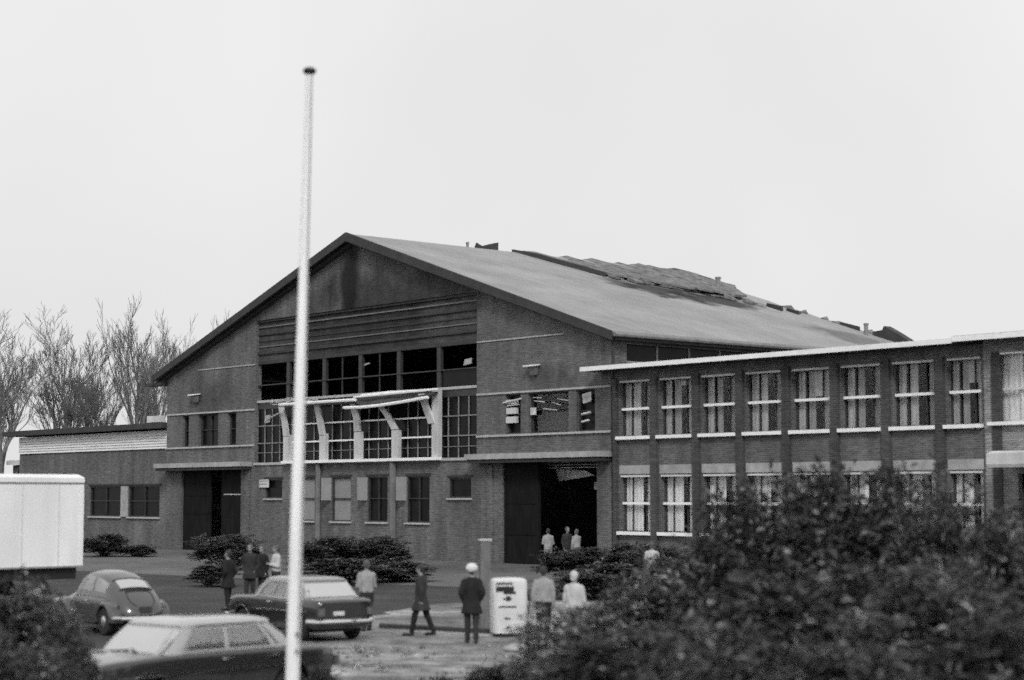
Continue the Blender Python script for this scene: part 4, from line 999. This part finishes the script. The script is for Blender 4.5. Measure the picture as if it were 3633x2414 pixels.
# ------------------------------------------------------------------ people
from mathutils import noise as mnoise
def crease(o, amp, fr=(14,14,6), seed=0):
    me = o.data; n = len(me.vertices)
    for v in me.vertices:
        q = Vector((v.co.x*fr[0]+seed, v.co.y*fr[1], v.co.z*fr[2]))
        v.co += v.normal * amp * (mnoise.noise(q) + .5*mnoise.noise(q*2.3))
    return o
NP = [0]
def person(loc, rz, label, H=1.72, top='coat', topm='cloth_black', legm='cloth_dark', hair='hair_dark', cap=None, stride=0., arms='down', coat_len=.0, turn=0., lean=0., hairlong=False):
    k = H/1.72; NP[0] += 1; pr_ = random.Random(NP[0]*7)
    if not stride: stride = pr_.choice((-1,1))*pr_.uniform(.05,.14)
    root = empty('person', loc, rz, label, 'person', None, (k,k,k))
    # local: faces +y
    sh = 1.40; ly = lean
    hipL, hipR = (-.09,0,.90), (.09,0,.90)
    def leg(hip, ang):
        kn = (hip[0], hip[1]+.43*math.sin(ang*.9), .90-.43*math.cos(ang*.9)); 
        a2 = ang*.9-abs(ang)*.35 if ang < 0 else ang*.55
        an = (kn[0], kn[1]+.41*math.sin(a2), kn[2]-.41*math.cos(a2)); to = (an[0]*1.2, an[1]+.17, an[2]-.045 if ang >= 0 else an[2]-.06)
        return kn, an, to
    LL = leg(hipL, stride); RL = leg(hipR, -stride)
    low = min(LL[1][2], RL[1][2]) - .075; 
    def drop(p): return (p[0], p[1], p[2]-low)
    hipL, hipR = drop(hipL), drop(hipR); LL = [drop(p) for p in LL]; RL = [drop(p) for p in RL]
    D = -low
    sL, sR = (-.165, ly, sh-.025+D), (.165, ly, sh-.025+D)
    ar = []
    for s, S in ((-1, sL), (1, sR)):
        if arms == 'down': e = (S[0]+s*.06, S[1]-.03, S[2]-.29); h = (S[0]+s*.05, S[1]+.05, S[2]-.53)
        elif arms == 'pocket': e = (S[0]+s*.09, S[1]-.10, S[2]-.27); h = (S[0]+s*.0, S[1]+.04, S[2]-.47)
        elif arms == 'swing': q = s*stride*.5; e = (S[0]+s*.05, S[1]+q*.3-.03, S[2]-.28); h = (S[0]+s*.03, S[1]+q*.7+.05, S[2]-.51)
        elif arms == 'fold': e = (S[0]+s*.06, S[1]+.03, S[2]-.28); h = (S[0]-s*.12, S[1]+.22, S[2]-.22)
        elif arms == 'point': 
            if s > 0: e = (S[0]+.08, S[1]+.2, S[2]-.15); h = (S[0]+.12, S[1]+.42, S[2]-.08)
            else: e = (S[0]-.06, S[1]-.02, S[2]-.29); h = (S[0]-.04, S[1]+.06, S[2]-.53)
        ar.append((S, e, h, s))
    b = MB()
    b.ellrings([(0,0,.80+D,.14,.10),(0,0,.90+D,.165,.115),(0,ly*.3,1.05+D,.145,.10),(0,ly*.6,1.22+D,.16,.11),(0,ly,1.36+D,.175,.105),(0,ly,1.43+D,.12,.075),(0,ly,1.47+D,.06,.06)])
    b.caps((0,ly,1.42+D), .06, (0,ly+.015,1.54+D), .055)
    hc = Vector((0, ly+.02, 1.615+D))
    b.ellipsoid(hc+Vector((0,-.012,.02)), (.077,.096,.098)); b.ellipsoid(hc+Vector((0,.03,-.045)), (.058,.06,.07))
    b.caps(hc+Vector((0,.085,.012)), .012, hc+Vector((0,.108,-.022)), .017); b.caps(hc+Vector((-.03,.086,-.065)), .012, hc+Vector((.03,.086,-.065)), .012)
    for s in (-1, 1): b.ellipsoid(hc+Vector((s*.08,-.005,-.01)), (.012,.026,.034), 8, 6); b.caps(hc+Vector((s*.05,.078,.03)), .012, hc+Vector((s*.018,.086,.03)), .012)
    for hp, (kn, an, to) in ((hipL, LL), (hipR, RL)):
        b.caps(hp, .085, kn, .055); b.caps(kn, .055, an, .036); b.caps(an, .038, to, .032)
    for S, e, h, s in ar:
        b.caps(S, .052, e, .040); b.caps(e, .040, h, .027)
        d = (Vector(h)-Vector(e)).normalized(); side_ = Vector((0,1,0)) if abs(d.y) < .8 else Vector((1,0,0))
        side_ = (side_ - d*side_.dot(d)).normalized(); inw = d.cross(side_)*(-s)
        pl = Vector(h)+d*.07
        b.caps(Vector(h)+side_*.018, .020, pl+side_*.026, .016); b.caps(Vector(h)-side_*.014, .020, pl-side_*.024, .016)
        for q, l in ((.032,.070),(.012,.080),(-.011,.076),(-.031,.060)):
            p1 = pl+side_*q; p2 = p1+d*l*.55+inw*.008; b.caps(p1, .0095, p2, .0085, 6); b.caps(p2, .0085, p2+d*l*.4+inw*.022, .0075, 6)
        t1 = Vector(h)+d*.025+side_*.03; t2 = t1+d*.035+side_*.028; b.caps(t1, .012, t2, .010, 6); b.caps(t2, .010, t2+d*.028+side_*.004, .008, 6)
    o = b.build('body', M['skin'], root); remesh(o, .0105, 2)
    # trousers / stockings
    if legm:
        b = MB(); b.ellrings([(0,0,.80+D,.155,.115),(0,0,.92+D,.18,.13),(0,ly*.2,1.03+D,.165,.12)])
        for hp, (kn, an, to) in ((hipL, LL), (hipR, RL)): b.caps(hp, .10, kn, .078); b.caps(kn, .078, (an[0],an[1],an[2]+.02), .062)
        o = b.build('trousers', M[legm], root); crease(remesh(o, .02, 3), .012, (12,12,9), NP[0])
    b = MB()
    for (kn, an, to) in (LL, RL): b.caps((an[0],an[1]-.02,an[2]-.03), .048, (to[0],to[1]+.03,to[2]), .042)
    o = b.build('shoes', M['shoe'], root); remesh(o, .014, 2)
    b = MB()
    r = [(0,ly*.3,.93+D,.185,.14),(0,ly*.4,1.08+D,.175,.13),(0,ly*.7,1.24+D,.19,.135),(0,ly,1.35+D,.195,.125),(0,ly,1.42+D,.145,.10),(0,ly,1.475+D,.085,.08)]
    if coat_len: r = [(0,0,.93+D-coat_len,.235+.1*abs(stride),.19+.15*abs(stride)),(0,0,.93+D-coat_len*.4,.215,.165+.06*abs(stride))] + r
    b.ellrings(r)
    for S, e, h, s in ar: b.caps(S, .075, e, .062); b.caps(e, .062, Vector(h)-(Vector(h)-Vector(e)).normalized()*.01, .046)
    o = b.build('coat' if coat_len else 'jacket', M[topm], root); crease(remesh(o, .02, 3), .017, (13,13,5), NP[0]*3)
    b = MB(); b.ellipsoid(hc+Vector((pr_.uniform(-.008,.008),-.026,.036)), (.090,.100,.098)); b.ellipsoid(hc+Vector((0,-.06,-.03)), (.068,.05,.06))
    if hairlong: b.ellipsoid(hc+Vector((0,-.045,-.04)), (.085,.065,.11))
    o = b.build('hair', M[hair], root); crease(remesh(o, .015, 2), .014, (30,30,16), NP[0])
    if cap:
        b = MB(); b.ellipsoid(hc+Vector((0,-.015,.055)), (.14,.15,.115))
        o = b.build('cap', M[cap], root); remesh(o, .012, 2)
    return root
S180 = math.pi
def pp(px, D): v = at(px, D); return (v.x, v.y, .004)
person(pp(1088,41.8), R(4), 'person in long black coat and round white cap, hands in pockets, seen from behind', 1.70, topm='cloth_black', coat_len=.28, cap='cap_white', arms='pocket', hair='hair_dark')
person(pp(972,44.0), R(75), 'person in dark coat striding to the left over the gravel', 1.66, topm='cloth_dark', legm='cloth_black', coat_len=.30, stride=.34, arms='swing', hair='hair_dark')
person(pp(848,45.6), R(20), 'person with pale sleeve and light shirt standing behind the black saloon', 1.68, topm='cloth_light', legm='cloth_dark', arms='fold', hair='hair_fair', lean=.03)
person(pp(1252,41.6), R(-8), 'dark haired person in light shirt and dark trousers seen from behind beside the pump', 1.68, topm='cloth_light', legm='cloth_black', arms='down', hair='hair_dark')
person(pp(1322,39.4), R(-25), 'white haired person in pale jacket half hidden by the pale leaves beside the pump', 1.66, topm='cloth_pale', legm='cloth_mid', arms='fold', hair='hair_white')
person(pp(1263,83.5), R(10), 'person in pale overall at the middle of the dark doorway, apart from the pair', 1.80, topm='cloth_light', legm='cloth_light', arms='fold', hair='hair_dark')
person(pp(1307,85.5), R(-150), 'left one of the pair standing in the dark doorway, in dark clothes', 1.84, topm='cloth_dark', legm='cloth_dark', arms='down', hair='hair_fair')
person(pp(1328,84.0), R(30), 'right one of the pair standing in the dark doorway, in light jacket', 1.76, topm='cloth_light', legm='cloth_mid', arms='point', hair='hair_fair')
person(pp(1500,62.0), R(-20), 'person in white shirt glimpsed behind the big shrubs below the office windows', 1.72, topm='cloth_pale', legm='cloth_mid', arms='fold', hair='hair_fair')
person(pp(580,58.5), R(170), 'leftmost of the three people talking behind the black saloon, in dark coat', 1.74, topm='cloth_dark', legm='cloth_dark', coat_len=.25, arms='pocket', hair='hair_fair')
person(pp(608,60.0), R(150), 'middle of the three people talking behind the black saloon, in black coat', 1.66, topm='cloth_black', legm='cloth_dark', coat_len=.25, arms='down', hair='hair_fair')
person(pp(640,57.6), R(120), 'person in white top nearest the pole among the three behind the black saloon', 1.74, topm='cloth_pale', legm='cloth_dark', arms='fold', hair='hair_fair')
person(pp(530,54.0), R(60), 'person in black standing alone by the bush left of the black saloon', 1.68, topm='cloth_black', legm='cloth_black', coat_len=.3, arms='pocket', hair='hair_dark')

# ------------------------------------------------------------------ bare trees
def bare_tree(seed, H, spread=.5, fork=.3, dens=1.):
    rnd = random.Random(seed); tr = MB(); cr = MB()
    def grow(p, d, L, r, lev):
        n = 3 if lev > 2 else 4
        pts = [p]; rad = [r]; dd = d.copy()
        for i in range(n):
            dd = (dd + Vector((rnd.gauss(0,.10),rnd.gauss(0,.10),.05+rnd.gauss(0,.05)))*(1 if lev else .35)).normalized()
            pts.append(pts[-1]+dd*L/n); rad.append(max(.019, r*(1-.62*(i+1)/n)))
        (tr if lev == 0 else cr).tube(pts, rad, 8 if lev == 0 else (5 if lev == 1 else 3), cap=False)
        if lev >= 4: return
        kids = (9, 6, 5, 4)[lev]; kids = int(kids*dens)
        for k in range(kids):
            t = rnd.uniform(.32 if lev == 0 else .15, 1.0); f = t*n; i = min(int(f), n-1)
            q = pts[i].lerp(pts[i+1], f-i)
            base_d = (pts[i+1]-pts[i]).normalized(); a = rnd.uniform(0, 2*math.pi)
            o = base_d.orthogonal(); o.rotate(Matrix.Rotation(a, 3, base_d))
            nd = (base_d*(1.0-spread*.2) + o*rnd.uniform(.35,.75)*spread*1.6 + Vector((0,0,.25))).normalized()
            grow(q, nd, L*rnd.uniform(.38,.62)*(1.15-.45*t if lev == 0 else 1), rad[i]*rnd.uniform(.35,.55), lev+1)
    if fork:
        grow(Vector((0,0,0)), Vector((.06,0,1)).normalized(), H*.9, H*.027, 0)
        grow(Vector((.0,.05,H*fork)), Vector((.19,.1,1)).normalized(), H*.62, H*.014, 0)
        grow(Vector((.0,-.05,H*fork*.9)), Vector((-.13,.05,1)).normalized(), H*.6, H*.012, 0)
    else:
        grow(Vector((0,0,0)), Vector((0,0,1)), H*.97, H*.025, 0)
    mz = max(p[2] for p in cr.v); k = H/mz
    for m in (tr, cr): m.v = [(p[0]*k, p[1]*k, p[2]*k) for p in m.v]
    return tr.mesh('trunk'), cr.mesh('crown')
tm = [bare_tree(1, 18, .44, .34), bare_tree(2, 18, .32, 0, 1.2), bare_tree(5, 18, .36, .45)]
for a, b in tm:
    for me in (a, b): me.materials.append(M['bark_far'] if me is a else M['twig'])
def tree(px, D, H, k, rz, label, wide=1.):
    p = at(px, D); t = empty('bare_tree', (p.x,p.y,0), rz, label, 'tree', 'bare trees behind the annex', (H/18*wide,H/18*wide,H/18))
    for nm, me in (('trunk', tm[k][0]), ('crown', tm[k][1])):
        o = bpy.data.objects.new(nm, me); COL.objects.link(o); o.parent = t
tree(140, 150, 19.0, 0, 0, 'bare tree with thick forked trunk rising over the middle of the annex roof')
tree(302, 152, 20.0, 1, 1.2, 'tall slender bare tree, its straight trunk nearest the hall among the large trees', .95)
tree(222, 160, 15.5, 2, 2.2, 'shorter bare tree between the forked trunk and the tall slender trunk')
tree(20, 140, 16.0, 1, 3.0, 'dark dense bare tree standing over the far end of the annex roof', 1.25)
tree(-45, 150, 19.0, 0, 2.4, 'bare tree cut off by the left edge of the photo')
tree(372, 175, 21.0, 1, 4.4, 'pale bare tree just left of the hall eave', .95)
tree(445, 215, 21.5, 2, 5.1, 'faint far bare tree whose crown shows over the lower part of the left roof slope')
tree(518, 225, 26.0, 1, .3, 'faint far bare tree with narrow tip highest on the left roof slope', .7)
# ------------------------------------------------------------------ shrubs
def shrub_mesh(seed, lobes, nl, ll, lw_, tilt=.35):
    """unit shrub, about 1 m tall and 1 m wide: leaf blades spread over uneven lobes"""
    rnd = random.Random(seed); fo = MB(); stm = MB()
    L_ = []
    for i in range(lobes):
        a = rnd.uniform(0, 2*math.pi); rr_ = math.sqrt(rnd.random())*.36
        z = rnd.uniform(.25, .80)*(1-.5*rr_); L_.append((Vector((rr_*math.cos(a), rr_*math.sin(a), z)), rnd.uniform(.13,.24)))
    for c, r in L_:
        stm.tube([(c.x*.15, c.y*.15, 0), (c.x*.55, c.y*.55, c.z*.5), (c.x, c.y, c.z)], [.018,.012,.005], 5)
        for q in range(9):
            e = c + Vector((rnd.gauss(0,1),rnd.gauss(0,1),abs(rnd.gauss(0,.5)))).normalized()*r*rnd.uniform(.9,1.5)
            stm.tube([c, (c+e)/2+Vector((0,0,.01)), e], [.004,.003,.0015], 3)
    vs = []; fs = []
    tot = sum(r**2 for c, r in L_)
    for c, r in L_:
        m = int(nl*r*r/tot)
        tw = []
        for q in range(max(6, m//26)):         # twigs carry leaf sprays
            d = Vector((rnd.gauss(0,1),rnd.gauss(0,1),rnd.gauss(0,.8)+.25)).normalized()
            tw.append((c+d*r*rnd.uniform(.35,1.12), d))
        for q in range(m):
            e, d = rnd.choice(tw)
            p = e + Vector((rnd.gauss(0,.036),rnd.gauss(0,.036),rnd.gauss(0,.016)))
            if p.z > .74 and rnd.random() < .35: continue
            if p.z < .015: p.z = .015+rnd.random()*.05
            dr = (d*.7 + Vector((rnd.gauss(0,.6),rnd.gauss(0,.6),rnd.gauss(0,tilt)))).normalized()
            dr.z *= .42; dr.normalize()
            sd = dr.cross(Vector((rnd.gauss(0,.5),rnd.gauss(0,.5),1))).normalized(); up = sd.cross(dr)
            l = ll*rnd.choice((.5,.65,.8,.95,1.1,1.3))*rnd.uniform(.85,1.2); w_ = lw_*rnd.uniform(.7,1.2)
            b_ = len(vs)
            vs += [p, p+dr*l*.45+sd*w_+up*w_*.3, p+dr*l-up*l*.12, p+dr*l*.45-sd*w_+up*w_*.3]
            fs += [(b_,b_+1,b_+2),(b_,b_+2,b_+3)]
    zs_ = sorted(p.z for p in vs); mz = zs_[int(len(zs_)*.9985)]; xs_ = sorted(math.hypot(p.x,p.y) for p in vs); mx_ = xs_[int(len(xs_)*.93)]
    vs = [Vector((p.x*.5/mx_, p.y*.5/mx_, p.z/mz)) for p in vs]
    stm.v = [(p[0]*.5/mx_, p[1]*.5/mx_, p[2]/mz*.97) for p in stm.v]
    fo.add(vs, fs)
    me = bpy.data.meshes.new('foliage'); me.from_pydata(fo.v, [], fo.f)
    return me, stm.mesh('stem')
big = [shrub_mesh(31+i, 22, 16000, .056, .0115) for i in range(3)]
small = [shrub_mesh(51+i, 12, 4200, .075, .016) for i in range(2)]
def mats_of(meshes, leaf):
    out = []
    for fo, stm in meshes:
        a = fo.copy(); a.materials.append(leaf); b = stm.copy(); b.materials.append(M['bark']); out.append((a, b))
    return out
SB = {'d': mats_of(big, M['leaf']), 'p': mats_of(big, M['leaf_pale']), 'k': mats_of(big, M['leaf_dark'])}
SS = {'d': mats_of(small, M['leaf']), 'p': mats_of(small, M['leaf_pale']), 'k': mats_of(small, M['leaf_dark'])}
def shrub(px, topy, hw, D, kind, label, k=0, rz=0., small_=False, group='shrubs in front of the forecourt', dz=1.0):
    p = at(px, D); H = 3.25 + (1145-topy)*D/F; W = 2*hw*D/F
    src = (SS if small_ else SB)[kind]; src = src[k % len(src)]
    t = empty('shrub', (p.x,p.y,0), rz, label, 'shrub', group, (W*1.0, W*1.0*dz, H))
    for nm, me in (('foliage', src[0]), ('stem', src[1])):
        o = bpy.data.objects.new(nm, me); COL.objects.link(o); o.parent = t
G1 = 'shrubs massed on the right'
for i, a in enumerate([
    (1340,1395,150,27,'p','pale leaved shrub at the left end of the right hand mass, beside the pump'),
    (1450,1325,160,30,'d','shrub with pale tips under the first office windows, left part of the mass'),
    (1585,1250,150,28,'d','mid height shrub in front of the second and third lower office windows'),
    (1690,1135,150,27,'k','tall dark shrub in front of the fourth lower office window'),
    (1815,1112,165,28,'d','tall shrub right of the dark one, reaching the lintels of the lower office windows'),
    (1955,1085,170,26,'k','tallest dark shrub near the middle of the right hand mass'),
    (2075,1078,150,27,'d','tall shrub just right of the tallest dark one'),
    (2165,1140,110,25,'k','dark shrub stepping down left of the last lower office window'),
    (2262,1215,140,23,'d','low shrub in the dip below the last lower office window'),
    (2365,1140,140,25,'k','tall shrub cut off by the right edge of the photo'),
    (1500,1395,210,22,'d','broad low shrub in the second row, left part'),
    (1740,1320,240,21,'k','broad dark shrub in the second row below the tall ones'),
    (1990,1290,250,21,'d','broad shrub in the second row right of the middle'),
    (2240,1310,230,20,'k','broad dark shrub in the second row at the right'),
    (1420,1470,190,20,'k','front row shrub at the left foot of the mass'),
    (1660,1440,230,18.5,'d','front row shrub below the broad dark one'),
    (1930,1430,240,18,'d','front row shrub in the middle of the bottom edge'),
    (2200,1430,240,17.5,'k','front row shrub towards the bottom right corner'),
    ]):
    shrub(*a, k=i, rz=i*1.3, group=G1)
G2 = 'shrubs at the lower left corner'
for i, a in enumerate([
    (0,1330,130,25,'d','leafy shrub at the left edge below the truck'),
    (95,1355,95,26,'p','pale tipped shrub in front of the round backed car'),
    (150,1440,95,23,'k','dark shrub between the round backed car and the near saloon'),
    (40,1450,150,20,'d','front shrub in the lower left corner'),
    (195,1525,85,20.5,'d','low shrub overlapping the bonnet of the near saloon'),
    ]):
    shrub(*a, k=i+1, rz=i*1.7+.4, group=G2)
G3 = 'low bushes along the hall front'
for i, a in enumerate([
    (530,1232,80,84,'d','bush before the left doorway of the hall'),
    (480,1300,70,68,'k','low dark bush beside the apron edge, left of the people'),
    (750,1238,85,84,'k','dark bush under the second ground floor window of the hall, right of the pole'),
    (870,1236,80,84,'d','bush under the third ground floor window of the hall'),
    (800,1285,100,70,'k','low dark bush behind the roof of the black saloon'),
    (915,1295,90,72,'d','low bush left of the striding person'),
    (1340,1262,100,72,'k','dark bush in front of the people in the doorway'),
    (1440,1252,100,70,'d','bush right of the doorway under the first office window'),
    (1380,1300,110,60,'k','low dark bush behind the white haired person'),
    (1520,1262,90,66,'k','bush under the second office window'),
    (1508,1282,65,44,'d','low shrub in front of the person in white shirt under the office windows'),
    (245,1230,55,102,'k','bush by the annex wall, nearest the truck'),
    (320,1255,45,102,'k','small bush under the right annex window'),
    ]):
    shrub(*a, k=i, rz=i*2.1, small_=(i % 3 == 1), group=G3)
G4 = 'low plants at the bottom edge'
for i, a in enumerate([
    (757,1530,40,27,'k','small dark plant beside the foot of the flagpole'),
    (1110,1528,80,28,'d','low plant on the gravel left of the bottom centre'),
    (1230,1500,90,29,'p','pale low plant on the gravel in front of the pump'),
    (1290,1545,110,25,'p','pale low plant at the bottom edge, left of the shrub mass'),
    (1000,1555,70,28,'p','sparse pale plant at the bottom edge below the striding person'),
    ]):
    shrub(*a, k=i, rz=i*1.1, small_=True, group=G4)
# weeds scattered through the gravel: nobody could count them
rnd = random.Random(77); wv = []; wfc = []
for q in range(1500):
    x = rnd.uniform(-6, 5); y = rnd.uniform(24, 41); 
    if rnd.random() > .5 + .5*math.sin(x*1.3+y*.7)*math.sin(y*.9): continue
    for j in range(7):
        a = rnd.uniform(0, 6.28); l = rnd.uniform(.08,.24); d = Vector((math.cos(a), math.sin(a), rnd.uniform(.15,.8))).normalized(); s_ = d.cross(Vector((0,0,1))).normalized()*.014
        p = Vector((x+rnd.gauss(0,.06), y+rnd.gauss(0,.06), .004)); b_ = len(wv)
        wv += [p-s_, p+s_, p+d*l]; wfc.append((b_,b_+1,b_+2))
me = bpy.data.meshes.new('weeds'); me.from_pydata([tuple(v) for v in wv], [], wfc); me.materials.append(M['weed'])
o = bpy.data.objects.new('weeds', me); COL.objects.link(o); tag(o, 'sparse weeds growing through the pale gravel', 'weeds', kind='stuff')

# ------------------------------------------------------------------ light, sky, camera
sd = Vector((.05, -1.0, 0)).normalized(); el = R(36)
world = bpy.data.worlds.new('World'); sc.world = world; world.use_nodes = True
N, L = world.node_tree.nodes, world.node_tree.links
sky = N.new('ShaderNodeTexSky'); sky.sky_type = 'NISHITA'; sky.sun_disc = False; sky.sun_elevation = el; sky.sun_rotation = math.atan2(sd.x, sd.y)
sky.air_density = 1.5; sky.dust_density = 6
bw = N.new('ShaderNodeRGBToBW'); L.new(sky.outputs[0], bw.inputs[0])
tc = N.new('ShaderNodeTexCoord'); no = N.new('ShaderNodeTexNoise'); no.inputs['Scale'].default_value = 2.2; no.inputs['Detail'].default_value = 4; L.new(tc.outputs['Generated'], no.inputs['Vector'])
mr = N.new('ShaderNodeMapRange'); mr.inputs['From Min'].default_value = .35; mr.inputs['From Max'].default_value = .65; mr.inputs['To Min'].default_value = 7.6; mr.inputs['To Max'].default_value = 8.7
L.new(no.outputs['Fac'], mr.inputs['Value'])
mx = N.new('ShaderNodeMix'); mx.data_type = 'FLOAT'; mx.inputs[0].default_value = .88     # mostly an even cloud deck
L.new(bw.outputs[0], mx.inputs[2]); L.new(mr.outputs[0], mx.inputs[3])
L.new(mx.outputs[0], N['Background'].inputs['Color']); N['Background'].inputs['Strength'].default_value = .1
lamp = bpy.data.lights.new('sun', 'SUN'); lamp.energy = 1.5; lamp.angle = R(12); lamp.color = (1,1,1)
lo = bpy.data.objects.new('sun', lamp); COL.objects.link(lo)
dirv = -(sd*math.cos(el) + Vector((0,0,math.sin(el)))); lo.rotation_euler = dirv.to_track_quat('-Z', 'Y').to_euler(); lo.location = (40,-30,60)
cam = bpy.data.cameras.new('camera'); co = bpy.data.objects.new('camera', cam); COL.objects.link(co); sc.camera = co
cam.sensor_width = 36; cam.lens = 36*F/2360; cam.clip_end = 5000; cam.clip_start = .1
co.location = (0,0,3.25); co.rotation_euler = (R(90)+math.atan2(361, F), 0, 0)
cam.dof.use_dof = True; cam.dof.focus_distance = 260; cam.dof.aperture_fstop = cam.lens/1000/.07
sc.view_settings.view_transform = 'Standard'; sc.view_settings.look = 'None'; sc.view_settings.exposure = .16; sc.view_settings.gamma = 1
sc.cycles.use_denoising = False; sc.cycles.use_adaptive_sampling = True; sc.cycles.adaptive_threshold = .08; sc.cycles.adaptive_min_samples = 20
sc.cycles.max_bounces = 6; sc.cycles.transparent_max_bounces = 12
